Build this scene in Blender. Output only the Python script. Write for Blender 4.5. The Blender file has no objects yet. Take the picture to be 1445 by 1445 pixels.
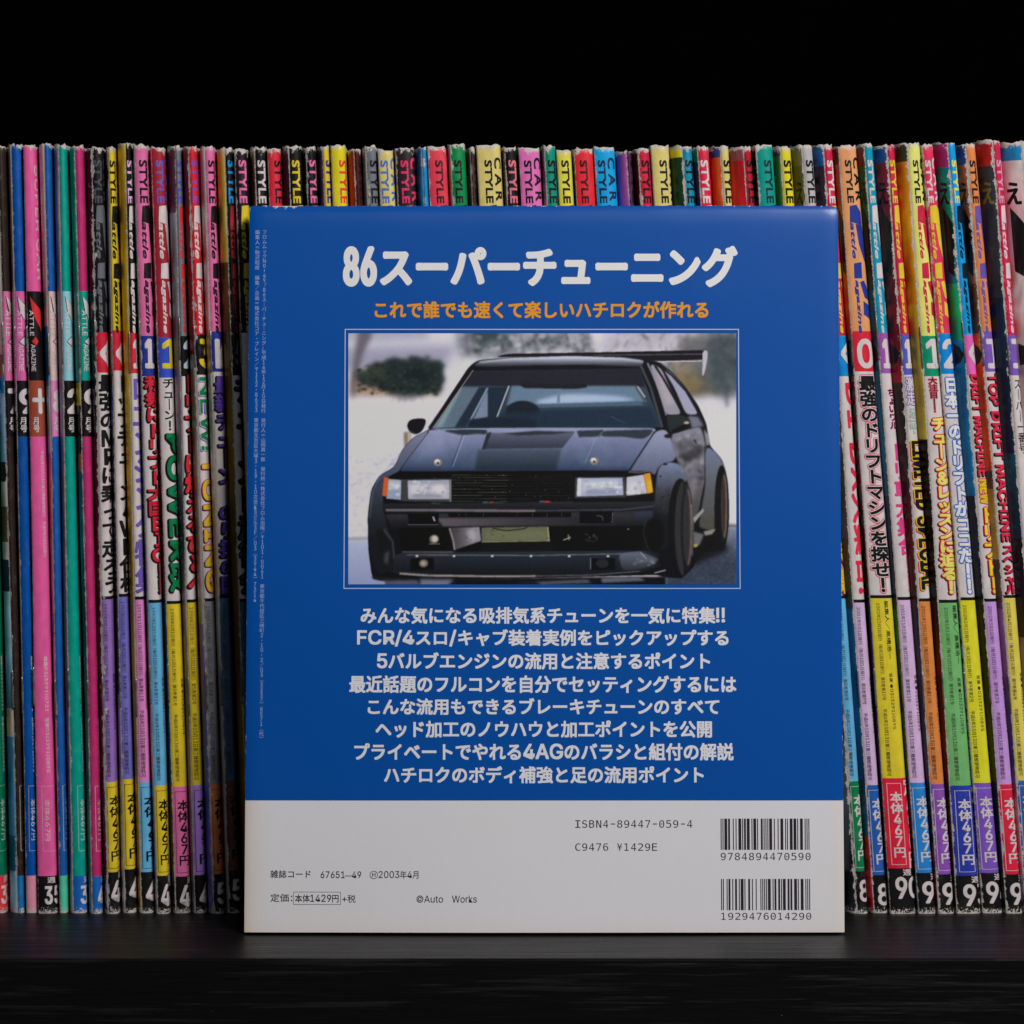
import bpy, bmesh, math, random
import numpy as np
from mathutils import Vector, Matrix, noise as mnoise
random.seed(7)
SC = bpy.context.scene
COL = SC.collection
MM = 0.001

# ---------------------------------------------------------------- camera
FPX = 3600.0                       # focal length in pixels of the 1445 px wide photograph
PITCH = math.radians(2.2)
CAM = Vector((0.0, -0.8860, 0.1820))
cam_d = bpy.data.cameras.new('camera')
cam_d.sensor_width = 36.0
cam_d.lens = 36.0 * FPX / 1445.0
cam_d.clip_start = 0.01
cam_d.clip_end = 50
cam_d.dof.use_dof = True
cam_d.dof.focus_distance = 0.905
cam_d.dof.aperture_fstop = 11.0
cam = bpy.data.objects.new('camera', cam_d)
COL.objects.link(cam)
cam.location = CAM
cam.rotation_euler = (math.pi / 2 - PITCH, 0, 0)
SC.camera = cam

# ---------------------------------------------------------------- world, lamps, exposure
SC.view_settings.view_transform = 'Standard'
SC.view_settings.look = 'None'
SC.view_settings.exposure = 0.0
SC.view_settings.gamma = 1.0
w = bpy.data.worlds.new('World')
SC.world = w
w.use_nodes = True
w.node_tree.nodes['Background'].inputs[0].default_value = (0.80, 0.88, 1.0, 1)
w.node_tree.nodes['Background'].inputs[1].default_value = 0.03

def area_lamp(name, az, el, dist, size, power, color, target=(0.0, 0.02, 0.13)):
    ld = bpy.data.lights.new(name, 'AREA')
    ld.shape = 'RECTANGLE'
    ld.size, ld.size_y = size
    ld.energy = power
    ld.color = color
    o = bpy.data.objects.new(name, ld)
    COL.objects.link(o)
    t = Vector(target)
    d = Vector((math.sin(az) * math.cos(el), -math.cos(az) * math.cos(el), math.sin(el)))
    o.location = t + d * dist
    o.rotation_euler = d.to_track_quat('Z', 'Y').to_euler()
    return o
area_lamp('softbox_lamp', math.radians(31), math.radians(37), 1.3, (0.42, 0.36), 13.9, (1.0, 0.965, 0.94))
area_lamp('sheen_fill_lamp', math.radians(6), math.radians(27), 2.6, (1.1, 0.7), 3.2, (0.86, 0.93, 1.0))  # weak fill lamp, added to lay a soft sheen on the upper book cover

# ---------------------------------------------------------------- photo pixel -> place
cp, sp = math.cos(PITCH), math.sin(PITCH)
def ray(u, v):
    dx, dz = (u - 722.5) / FPX, (722.5 - v) / FPX
    return Vector((dx, cp + dz * sp, -sp + dz * cp))
def hit(u, v, p0, n):
    d = ray(u, v)
    return CAM + d * ((Vector(p0) - CAM).dot(Vector(n)) / d.dot(Vector(n)))
MAGY = 0.0385                       # the plane in which the magazine folds stand
def magxz(u, v):
    p = hit(u, v, (0, MAGY, 0), (0, 1, 0))
    return p.x / MM, p.z / MM
def zv(v):
    return magxz(722.5, v)[1]
SHELF_FRONT = hit(722.5, 1353, (0, 0, 0), (0, 0, 1)).y

# ---------------------------------------------------------------- colour
def lin(c):
    c = c / 255.0
    return c / 12.92 if c <= 0.04045 else ((c + 0.055) / 1.055) ** 2.4
WHITE_GAIN = 0.56                   # how bright a perfect white reads in this exposure
def A(r, g, b):
    """real ink colour of a print whose tone under this lamp is r,g,b"""
    return tuple(min(0.86, max(0.0015, lin(x) / WHITE_GAIN)) for x in (r, g, b))

# ---------------------------------------------------------------- materials
def new_mat(name):
    m = bpy.data.materials.new(name)
    m.use_nodes = True
    nt = m.node_tree
    for n in list(nt.nodes): nt.nodes.remove(n)
    out = nt.nodes.new('ShaderNodeOutputMaterial')
    b = nt.nodes.new('ShaderNodeBsdfPrincipled')
    nt.links.new(b.outputs[0], out.inputs[0])
    return m, nt, b
def N(nt, typ, **kw):
    n = nt.nodes.new(typ)
    for k, v in kw.items():
        if k.startswith('i_'):
            n.inputs[int(k[2:])].default_value = v
        else:
            setattr(n, k, v)
    return n
def L(nt, a, b): nt.links.new(a, b)
def math_n(nt, op, a, b=None, clamp=False):
    n = nt.nodes.new('ShaderNodeMath'); n.operation = op; n.use_clamp = clamp
    for i, x in enumerate((a, b)):
        if x is None: continue
        if isinstance(x, (int, float)): n.inputs[i].default_value = x
        else: nt.links.new(x, n.inputs[i])
    return n.outputs[0]
def smooth(nt, x, lo, hi, a=0.0, b=1.0):
    n = nt.nodes.new('ShaderNodeMapRange'); n.interpolation_type = 'SMOOTHSTEP'
    nt.links.new(x, n.inputs[0])
    for i, val in zip((1, 2, 3, 4), (lo, hi, a, b)):
        if isinstance(val, (int, float)): n.inputs[i].default_value = val
        else: nt.links.new(val, n.inputs[i])
    return n.outputs[0]

def print_material(name, rough, coat, bump=0.12, wear=True, grime_lo=0.86, spec=0.22, croug=0.2):
    """printed, laminated paper; the ink comes from the mesh colour, the fold, the head and the tail
    are rubbed down to bare paper (attribute wear = mm from the fold, mm up, seed; edge = amount, mm from the head)"""
    m, nt, b = new_mat(name)
    col = N(nt, 'ShaderNodeAttribute', attribute_name='ink').outputs['Color']
    wa = N(nt, 'ShaderNodeAttribute', attribute_name='wear').outputs['Vector']
    ed = N(nt, 'ShaderNodeAttribute', attribute_name='edge').outputs['Vector']
    s1 = N(nt, 'ShaderNodeSeparateXYZ'); L(nt, wa, s1.inputs[0])
    s2 = N(nt, 'ShaderNodeSeparateXYZ'); L(nt, ed, s2.inputs[0])
    mp = N(nt, 'ShaderNodeMapping'); L(nt, wa, mp.inputs[0])
    mp.inputs['Scale'].default_value = (0.55, 0.30, 7.31)
    n1 = N(nt, 'ShaderNodeTexNoise'); L(nt, mp.outputs[0], n1.inputs['Vector'])
    n1.inputs['Scale'].default_value = 1.0; n1.inputs['Detail'].default_value = 5; n1.inputs['Roughness'].default_value = 0.72
    n2 = N(nt, 'ShaderNodeTexNoise'); L(nt, mp.outputs[0], n2.inputs['Vector'])
    n2.inputs['Scale'].default_value = 5.0; n2.inputs['Detail'].default_value = 3
    mp3 = N(nt, 'ShaderNodeMapping'); L(nt, wa, mp3.inputs[0])
    mp3.inputs['Scale'].default_value = (0.10, 0.045, 3.7)
    n3 = N(nt, 'ShaderNodeTexNoise'); L(nt, mp3.outputs[0], n3.inputs['Vector'])
    n3.inputs['Detail'].default_value = 4
    if wear:
        dist = math_n(nt, 'ABSOLUTE', s1.outputs[0])
        k = smooth(nt, n1.outputs[0], 0.40, 0.72, 0.0, 1.25)
        k = math_n(nt, 'MULTIPLY', k, smooth(nt, n3.outputs[0], 0.38, 0.60, 0.35, 1.15))
        lo = math_n(nt, 'MULTIPLY', k, s2.outputs[0])
        lo = math_n(nt, 'ADD', lo, math_n(nt, 'MULTIPLY', math_n(nt, 'SUBTRACT', n2.outputs[0], 0.42), 0.55)); hi = math_n(nt, 'ADD', lo, 0.12)
        fold = smooth(nt, dist, lo, hi, 1.0, 0.0)
        ht = smooth(nt, n1.outputs[0], 0.38, 0.74, 0.1, 3.0)
        head = smooth(nt, s2.outputs[1], ht, math_n(nt, 'ADD', ht, 0.35), 1.0, 0.0)
        tt = smooth(nt, n2.outputs[0], 0.4, 0.7, 0.1, 2.4)
        tail = smooth(nt, s1.outputs[1], tt, math_n(nt, 'ADD', tt, 0.3), 1.0, 0.0)
        near = smooth(nt, dist, 0.4, 4.5, 1.0, 0.0)
        near = math_n(nt, 'MULTIPLY', near, s2.outputs[0])
        spk = smooth(nt, n2.outputs[0], math_n(nt, 'SUBTRACT', 0.80, math_n(nt, 'MULTIPLY', near, 0.12)), 0.84, 0.0, 1.0)
        mpc = N(nt, 'ShaderNodeMapping'); L(nt, wa, mpc.inputs[0]); mpc.inputs['Scale'].default_value = (0.22, 1.1, 5.3)
        nc = N(nt, 'ShaderNodeTexNoise'); L(nt, mpc.outputs[0], nc.inputs['Vector']); nc.inputs['Detail'].default_value = 3
        cr = smooth(nt, math_n(nt, 'ABSOLUTE', math_n(nt, 'SUBTRACT', nc.outputs[0], 0.5)), 0.0, 0.010, 1.0, 0.0)
        cr = math_n(nt, 'MULTIPLY', cr, smooth(nt, n3.outputs[0], 0.56, 0.66, 0.0, 0.55))
        spk = math_n(nt, 'MAXIMUM', spk, math_n(nt, 'MULTIPLY', cr, smooth(nt, s2.outputs[0], 0.2, 0.35)))
        mask = math_n(nt, 'MAXIMUM', math_n(nt, 'MAXIMUM', fold, head), math_n(nt, 'MAXIMUM', tail, math_n(nt, 'MULTIPLY', spk, 0.8)), True)
        paper = N(nt, 'ShaderNodeMix', data_type='RGBA')
        L(nt, n2.outputs[0], paper.inputs[0])
        paper.inputs[6].default_value = (0.36, 0.31, 0.27, 1); paper.inputs[7].default_value = (0.88, 0.84, 0.79, 1)
        mix = N(nt, 'ShaderNodeMix', data_type='RGBA')
        L(nt, mask, mix.inputs[0]); L(nt, col, mix.inputs[6]); L(nt, paper.outputs[2], mix.inputs[7])
        base = mix.outputs[2]
        rr = math_n(nt, 'ADD', math_n(nt, 'MULTIPLY', mask, 0.45), rough)
        rr = math_n(nt, 'ADD', rr, math_n(nt, 'MULTIPLY', math_n(nt, 'SUBTRACT', n3.outputs[0], 0.5), 0.2 if grime_lo < 0.95 else 0.03))
        L(nt, rr, b.inputs['Roughness'])
        hgt = math_n(nt, 'ADD', math_n(nt, 'MULTIPLY', mask, math_n(nt, 'ADD', n2.outputs[0], -0.9)), math_n(nt, 'MULTIPLY', n1.outputs[0], 0.30))
    else:
        base = col
        rr = math_n(nt, 'ADD', rough, math_n(nt, 'MULTIPLY', math_n(nt, 'SUBTRACT', n3.outputs[0], 0.5), 0.16))
        L(nt, rr, b.inputs['Roughness'])
        hgt = math_n(nt, 'MULTIPLY', n3.outputs[0], 1.0)
    grime = smooth(nt, n3.outputs[0], 0.3, 0.7, grime_lo, 1.0)
    g = N(nt, 'ShaderNodeMix', data_type='RGBA', blend_type='MULTIPLY')
    g.inputs[0].default_value = 1.0
    L(nt, base, g.inputs[6]); L(nt, grime, g.inputs[7])
    L(nt, g.outputs[2], b.inputs['Base Color'])
    bp = N(nt, 'ShaderNodeBump'); bp.inputs['Strength'].default_value = bump; bp.inputs['Distance'].default_value = 0.0003
    L(nt, hgt, bp.inputs['Height']); L(nt, bp.outputs[0], b.inputs['Normal'])
    b.inputs['Specular IOR Level'].default_value = spec
    b.inputs['Coat Weight'].default_value = coat
    b.inputs['Coat Roughness'].default_value = croug
    return m
M_MAG = print_material('magazine_print', 0.38, 0.05, 0.5)
M_BOOK = print_material('laminated_cover_print', 0.30, 0.16, 0.012, True, 0.99, 0.20, 0.14)

def simple(name, color, rough=0.6, metal=0.0, noise_amt=0.15, scale=200):
    m, nt, b = new_mat(name)
    tc = N(nt, 'ShaderNodeTexCoord')
    n = N(nt, 'ShaderNodeTexNoise'); n.inputs['Scale'].default_value = scale; n.inputs['Detail'].default_value = 4
    L(nt, tc.outputs['Object'], n.inputs['Vector'])
    f = smooth(nt, n.outputs[0], 0.3, 0.7, 1 - noise_amt, 1.0)
    g = N(nt, 'ShaderNodeMix', data_type='RGBA', blend_type='MULTIPLY'); g.inputs[0].default_value = 1
    g.inputs[6].default_value = (*color, 1); L(nt, f, g.inputs[7])
    L(nt, g.outputs[2], b.inputs['Base Color'])
    b.inputs['Roughness'].default_value = rough; b.inputs['Metallic'].default_value = metal
    return m
def page_material():
    m, nt, b = new_mat('page_edges')
    tc = N(nt, 'ShaderNodeTexCoord')
    mp = N(nt, 'ShaderNodeMapping'); L(nt, tc.outputs['Object'], mp.inputs[0]); mp.inputs['Scale'].default_value = (9000, 30, 4)
    n = N(nt, 'ShaderNodeTexNoise'); n.inputs['Scale'].default_value = 1; L(nt, mp.outputs[0], n.inputs['Vector'])
    r = N(nt, 'ShaderNodeMix', data_type='RGBA'); L(nt, n.outputs[0], r.inputs[0])
    r.inputs[6].default_value = (0.30, 0.27, 0.22, 1); r.inputs[7].default_value = (0.66, 0.62, 0.54, 1)
    L(nt, r.outputs[2], b.inputs['Base Color']); b.inputs['Roughness'].default_value = 0.85
    return m
M_PAGE = page_material()
M_STAPLE = simple('staple_steel', (0.52, 0.50, 0.48), 0.34, 0.9, 0.5, 900)

def shelf_material():
    m, nt, b = new_mat('black_ash_foil')
    tc = N(nt, 'ShaderNodeTexCoord')
    mp = N(nt, 'ShaderNodeMapping'); L(nt, tc.outputs['Object'], mp.inputs[0]); mp.inputs['Scale'].default_value = (16, 420, 420)
    n = N(nt, 'ShaderNodeTexNoise'); L(nt, mp.outputs[0], n.inputs['Vector']); n.inputs['Scale'].default_value = 1
    n.inputs['Detail'].default_value = 4; n.inputs['Roughness'].default_value = 0.6
    mp2 = N(nt, 'ShaderNodeMapping'); L(nt, tc.outputs['Object'], mp2.inputs[0]); mp2.inputs['Scale'].default_value = (60, 1500, 1500)
    n2 = N(nt, 'ShaderNodeTexNoise'); L(nt, mp2.outputs[0], n2.inputs['Vector']); n2.inputs['Scale'].default_value = 1
    grain = smooth(nt, n.outputs[0], 0.50, 0.70)
    r = N(nt, 'ShaderNodeMix', data_type='RGBA'); L(nt, grain, r.inputs[0])
    r.inputs[6].default_value = (0.0030, 0.0030, 0.0032, 1); r.inputs[7].default_value = (0.0135, 0.0131, 0.0128, 1)
    # dust specks
    v = N(nt, 'ShaderNodeTexVoronoi'); v.inputs['Scale'].default_value = 260; L(nt, tc.outputs['Object'], v.inputs['Vector'])
    nd = N(nt, 'ShaderNodeTexNoise'); nd.inputs['Scale'].default_value = 45; L(nt, tc.outputs['Object'], nd.inputs['Vector'])
    sz = smooth(nt, nd.outputs[0], 0.54, 0.78, 0.0, 0.10)
    dust = math_n(nt, 'LESS_THAN', v.outputs['Distance'], sz)
    r2 = N(nt, 'ShaderNodeMix', data_type='RGBA'); L(nt, math_n(nt, 'MULTIPLY', dust, 0.6), r2.inputs[0]); L(nt, r.outputs[2], r2.inputs[6])
    r2.inputs[7].default_value = (0.25, 0.24, 0.22, 1)
    L(nt, r2.outputs[2], b.inputs['Base Color'])
    L(nt, smooth(nt, n.outputs[0], 0.3, 0.7, 0.50, 0.36), b.inputs['Roughness'])
    h = math_n(nt, 'ADD', grain, math_n(nt, 'MULTIPLY', n2.outputs[0], 0.5))
    bp = N(nt, 'ShaderNodeBump'); bp.inputs['Strength'].default_value = 0.42; bp.inputs['Distance'].default_value = 0.0003
    L(nt, h, bp.inputs['Height']); L(nt, bp.outputs[0], b.inputs['Normal'])
    b.inputs['Specular IOR Level'].default_value = 0.19
    return m
M_SHELF = shelf_material()
M_BACK = simple('matt_black_panel', (0.0008, 0.0008, 0.0010), 0.95, 0, 0.3, 60)
M_BACK.node_tree.nodes['Principled BSDF'].inputs['Specular IOR Level'].default_value = 0.0

# ---------------------------------------------------------------- mesh helpers
def link_mesh(name, me, mat, parent=None, smooth_sh=False):
    o = bpy.data.objects.new(name, me)
    COL.objects.link(o)
    me.materials.append(mat)
    if smooth_sh:
        me.polygons.foreach_set('use_smooth', [True] * len(me.polygons))
    if parent: o.parent = parent
    return o
def set_attrs(me, cols_corner, wear, edge):
    a = me.attributes.new('ink', 'FLOAT_COLOR', 'CORNER')
    a.data.foreach_set('color', np.asarray(cols_corner, dtype=np.float32).ravel())
    a = me.attributes.new('wear', 'FLOAT_VECTOR', 'POINT')
    a.data.foreach_set('vector', np.asarray(wear, dtype=np.float32).ravel())
    a = me.attributes.new('edge', 'FLOAT_VECTOR', 'POINT')
    a.data.foreach_set('vector', np.asarray(edge, dtype=np.float32).ravel())
def box_bm(bm, x0, x1, y0, y1, z0, z1):
    v = [bm.verts.new((x, y, z)) for x in (x0, x1) for y in (y0, y1) for z in (z0, z1)]
    for f in ((0, 1, 3, 2), (4, 6, 7, 5), (0, 4, 5, 1), (2, 3, 7, 6), (0, 2, 6, 4), (1, 5, 7, 3)):
        bm.faces.new([v[i] for i in f])
def box_obj(name, dims, mat, parent=None, bevel=0.0):
    bm = bmesh.new(); box_bm(bm, *dims)
    bmesh.ops.recalc_face_normals(bm, faces=bm.faces)
    if bevel: bmesh.ops.bevel(bm, geom=bm.edges[:], offset=bevel, segments=3, affect='EDGES')
    me = bpy.data.meshes.new(name); bm.to_mesh(me); bm.free()
    return link_mesh(name, me, mat, parent)

# ---------------------------------------------------------------- lettering
def bundled_font(fn):
    """a face that is part of Blender itself; the built-in one is used where it is missing"""
    try:
        import os
        return bpy.data.fonts.load(os.path.join(bpy.utils.system_resource('DATAFILES'), 'fonts', fn))
    except Exception:
        return None
FACES = {'sans': bundled_font('Inter.woff2'), 'mono': bundled_font('DejaVuSansMono.woff2')}
_cache = {}
def text2d(s, bold=0.0, res=3, track=1.0, face=None):
    key = (s, bold, res, track, face)
    if key in _cache: return _cache[key]
    wide = [ord(c) > 0x2000 for c in s]
    if face and any(wide):
        # Japanese signs come from the built-in face, Latin runs from the chosen one
        if all(wide): return text2d(s, bold, res, track, None)
        V, F, x, i = [], [], 0.0, 0
        while i < len(s):
            j = i
            while j < len(s) and wide[j] == wide[i]: j += 1
            run = s[i:j]; vs, fs = text2d(run, bold, res, track, None if wide[i] else face)
            b = len(V)
            if len(vs):
                if wide[i]: V += [(a + x, d) for a, d in vs]; x += (j - i) * 1.0
                else:
                    hh = text2d('H', 0, 3, 1.0, face)[0]; vs = vs * (0.80 / (hh[:, 1].max() - hh[:, 1].min())); vs = vs * np.array((1.06, 1.0))
                    lo = vs[:, 0].min(); V += [(a - lo + x + .05, d) for a, d in vs]; x += vs[:, 0].max() - lo + .10
                F += [tuple(b + q for q in f) for f in fs]
            else: x += (j - i) * (1.0 if wide[i] else .3)
            i = j
        _cache[key] = (np.array(V, dtype=float).reshape(-1, 2), F)
        return _cache[key]
    c = bpy.data.curves.new('t', 'FONT')
    c.body = s; c.size = 1; c.resolution_u = res; c.offset = bold; c.space_character = track
    if face and FACES.get(face): c.font = FACES[face]
    o = bpy.data.objects.new('t', c); COL.objects.link(o)
    dg = bpy.context.evaluated_depsgraph_get(); dg.update()
    me = bpy.data.meshes.new_from_object(o.evaluated_get(dg))
    vs = np.array([v.co[:2] for v in me.vertices], dtype=float).reshape(-1, 2)
    fs = [tuple(p.vertices) for p in me.polygons]
    bpy.data.objects.remove(o); bpy.data.curves.remove(c); bpy.data.meshes.remove(me)
    _cache[key] = (vs, fs)
    return vs, fs

class Ink:
    """flat pieces of print: 2-D points with a colour and a layer"""
    def __init__(self): self.v = []; self.f = []; self.c = []; self.l = []
    def add(self, vs, fs, col, layer=1):
        b = len(self.v)
        self.v.extend((float(a), float(d)) for a, d in vs)
        self.l.extend([layer] * len(vs))
        for f in fs: self.f.append(tuple(b + i for i in f)); self.c.append(col)
    def rect(self, x0, x1, y0, y1, col, layer=1, cuts=()):
        ys = sorted([y0, y1] + [c for c in cuts if min(y0, y1) < c < max(y0, y1)])
        for a, b in zip(ys[:-1], ys[1:]):
            self.add([(x0, a), (x1, a), (x1, b), (x0, b)], [(0, 1, 2, 3)], col, layer)
    def frame(self, x0, x1, y0, y1, t, col, layer=1, cuts=()):
        self.rect(x0, x0 + t, y0, y1, col, layer, cuts); self.rect(x1 - t, x1, y0, y1, col, layer, cuts)
        self.rect(x0 + t, x1 - t, y0, y0 + t, col, layer); self.rect(x0 + t, x1 - t, y1 - t, y1, col, layer)
    def poly(self, pts, col, layer=1): self.add(pts, [tuple(range(len(pts)))], col, layer)
    def fat(self, p, fs, col, layer, r):
        """draw a sign; strokes are thickened by r (same unit as the sheet) with copies laid round it"""
        if r <= 0: self.add(p, fs, col, layer); return
        if r < 0.22: dirs = [(-.9, -.9), (.9, -.9), (.9, .9), (-.9, .9)]
        else:
            m = 8 if r < 0.5 else 12
            dirs = [(math.cos(2 * math.pi * (j + .5) / m) * 1.05, math.sin(2 * math.pi * (j + .5) / m) * 1.05) for j in range(m)]
        n = len(dirs)
        for j, d in enumerate(dirs):
            self.add(p + np.array(d) * r, fs, col, layer + j * 0.07)
        self.add(p, fs, col, layer + n * 0.07)
    def text_box(self, s, x0, x1, y0, y1, col, layer=1, bold=0.0, rot=False, res=3, shear=0.0, track=1.0, grow=0.0, face='sans'):
        """fit the inked outline of s exactly into the box; rot: read downwards, glyph tops to the right;
        bold: stroke gain as a share of the letter height; grow: the same, outside the box"""
        vs, fs = text2d(s, 0.0, res, track, face)
        if not len(vs): return
        lo, hi = vs.min(0), vs.max(0)
        hgt = (x1 - x0) if rot else (y1 - y0)
        r = bold * hgt
        if r > 0.2 * min(x1 - x0, y1 - y0): r = 0.2 * min(x1 - x0, y1 - y0)
        x0, x1, y0, y1 = x0 + r, x1 - r, y0 + r, y1 - r
        t = (vs - lo) / (hi - lo)
        if shear: t[:, 0] = t[:, 0] + shear * (t[:, 1] - 0.5) * (hi[1] - lo[1]) / (hi[0] - lo[0])
        if rot: p = np.stack([x0 + t[:, 1] * (x1 - x0), y1 - t[:, 0] * (y1 - y0)], 1)
        else: p = np.stack([x0 + t[:, 0] * (x1 - x0), y0 + t[:, 1] * (y1 - y0)], 1)
        self.fat(p, fs, col, layer, r + grow * hgt)
    def stack(self, s, x, wid, ytop, ybot, col, layer=1, bold=0.0, res=3, dx=0.0, dy=0.0, fill=0.96):
        """upright signs one below the other"""
        n = len(s); h = (ytop - ybot) / n
        for i, ch in enumerate(s):
            if ch in ' 　': continue
            g = {'ー': '｜', '（': '︵', '）': '︶'}.get(ch, ch)
            vs, fs = text2d(g, 0.0, res, 1.0, None if ord(g) > 0x2000 else 'sans')
            if not len(vs): continue
            cjk = ord(g) > 0x2000
            if cjk: lo, hi = np.array((0.03, -0.09)), np.array((0.97, 0.85))
            else: lo, hi = vs.min(0) - 0.03, vs.max(0) + 0.03
            t = (vs - lo) / (hi - lo)
            ww = wid if cjk else wid * min(1.0, (hi[0] - lo[0]) / 0.64)
            p = np.stack([x + (t[:, 0] - 0.5) * ww + wid / 2 + dx, ytop - (i + 0.5) * h + (t[:, 1] - 0.5) * h * fill + dy], 1)
            self.fat(p, fs, col, layer, bold * min(wid, h))
    def bm(self, layer_mm, lo=None, hi=None, cuts=()):
        bm = bmesh.new(); vs = [bm.verts.new((x, y, l * layer_mm)) for (x, y), l in zip(self.v, self.l)]
        lay = bm.loops.layers.float_color.new('ink')
        for f, c in zip(self.f, self.c):
            try: ff = bm.faces.new([vs[i] for i in f])
            except ValueError: continue
            ff.normal_update()
            if ff.normal.z < 0: ff.normal_flip()
            for lp in ff.loops: lp[lay] = (*c, 1)
        for c in cuts: bmesh.ops.bisect_plane(bm, geom=bm.verts[:] + bm.edges[:] + bm.faces[:], plane_co=(c, 0, 0), plane_no=(1, 0, 0), dist=1e-5)
        if lo is not None: bmesh.ops.bisect_plane(bm, geom=bm.verts[:] + bm.edges[:] + bm.faces[:], plane_co=(lo, 0, 0), plane_no=(1, 0, 0), clear_inner=True, dist=1e-5)
        if hi is not None: bmesh.ops.bisect_plane(bm, geom=bm.verts[:] + bm.edges[:] + bm.faces[:], plane_co=(hi, 0, 0), plane_no=(1, 0, 0), clear_outer=True, dist=1e-5)
        return bm

# ---------------------------------------------------------------- the shelf
shelf = box_obj('shelf', (-0.75, 0.75, SHELF_FRONT, 0.33, -0.038, 0.0), M_SHELF, bevel=0.0007)
shelf['kind'] = 'structure'
back = box_obj('back_panel', (-0.75, 0.75, 0.3301, 0.345, -0.038, 1.1), M_BACK)
back['kind'] = 'structure'

# ---------------------------------------------------------------- magazines
UT = [0, .06, .14, .26, .42, .60, .76, .87, .95, 1.05, 1.25, 2.0, 5.0, 8.0]
UX = [0, .07, .16, .28, .44, .62, .78, .885, .95, .985, 1.0, 1.0, .99, .99]
UY = [0, -.20, -.36, -.46, -.48, -.36, -.05, .35, .85, 1.6, 2.9, 8, 60, 200]
QT = [0, .10, .22, .40, .60, .80, 1.0, 1.25, 1.6, 3.0, 5.0]
QX = [0, .10, .21, .38, .57, .76, .90, .97, 1.0, 1.0, 1.0]
QY = [0, .10, .32, .85, 1.8, 3.4, 6.0, 10, 16, 60, 200]
HMAG = zv(207)

def bands_at(bands, v):
    c = bands[0][1]
    for vt, cc in bands:
        if v >= vt: c = cc
    return c

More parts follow.
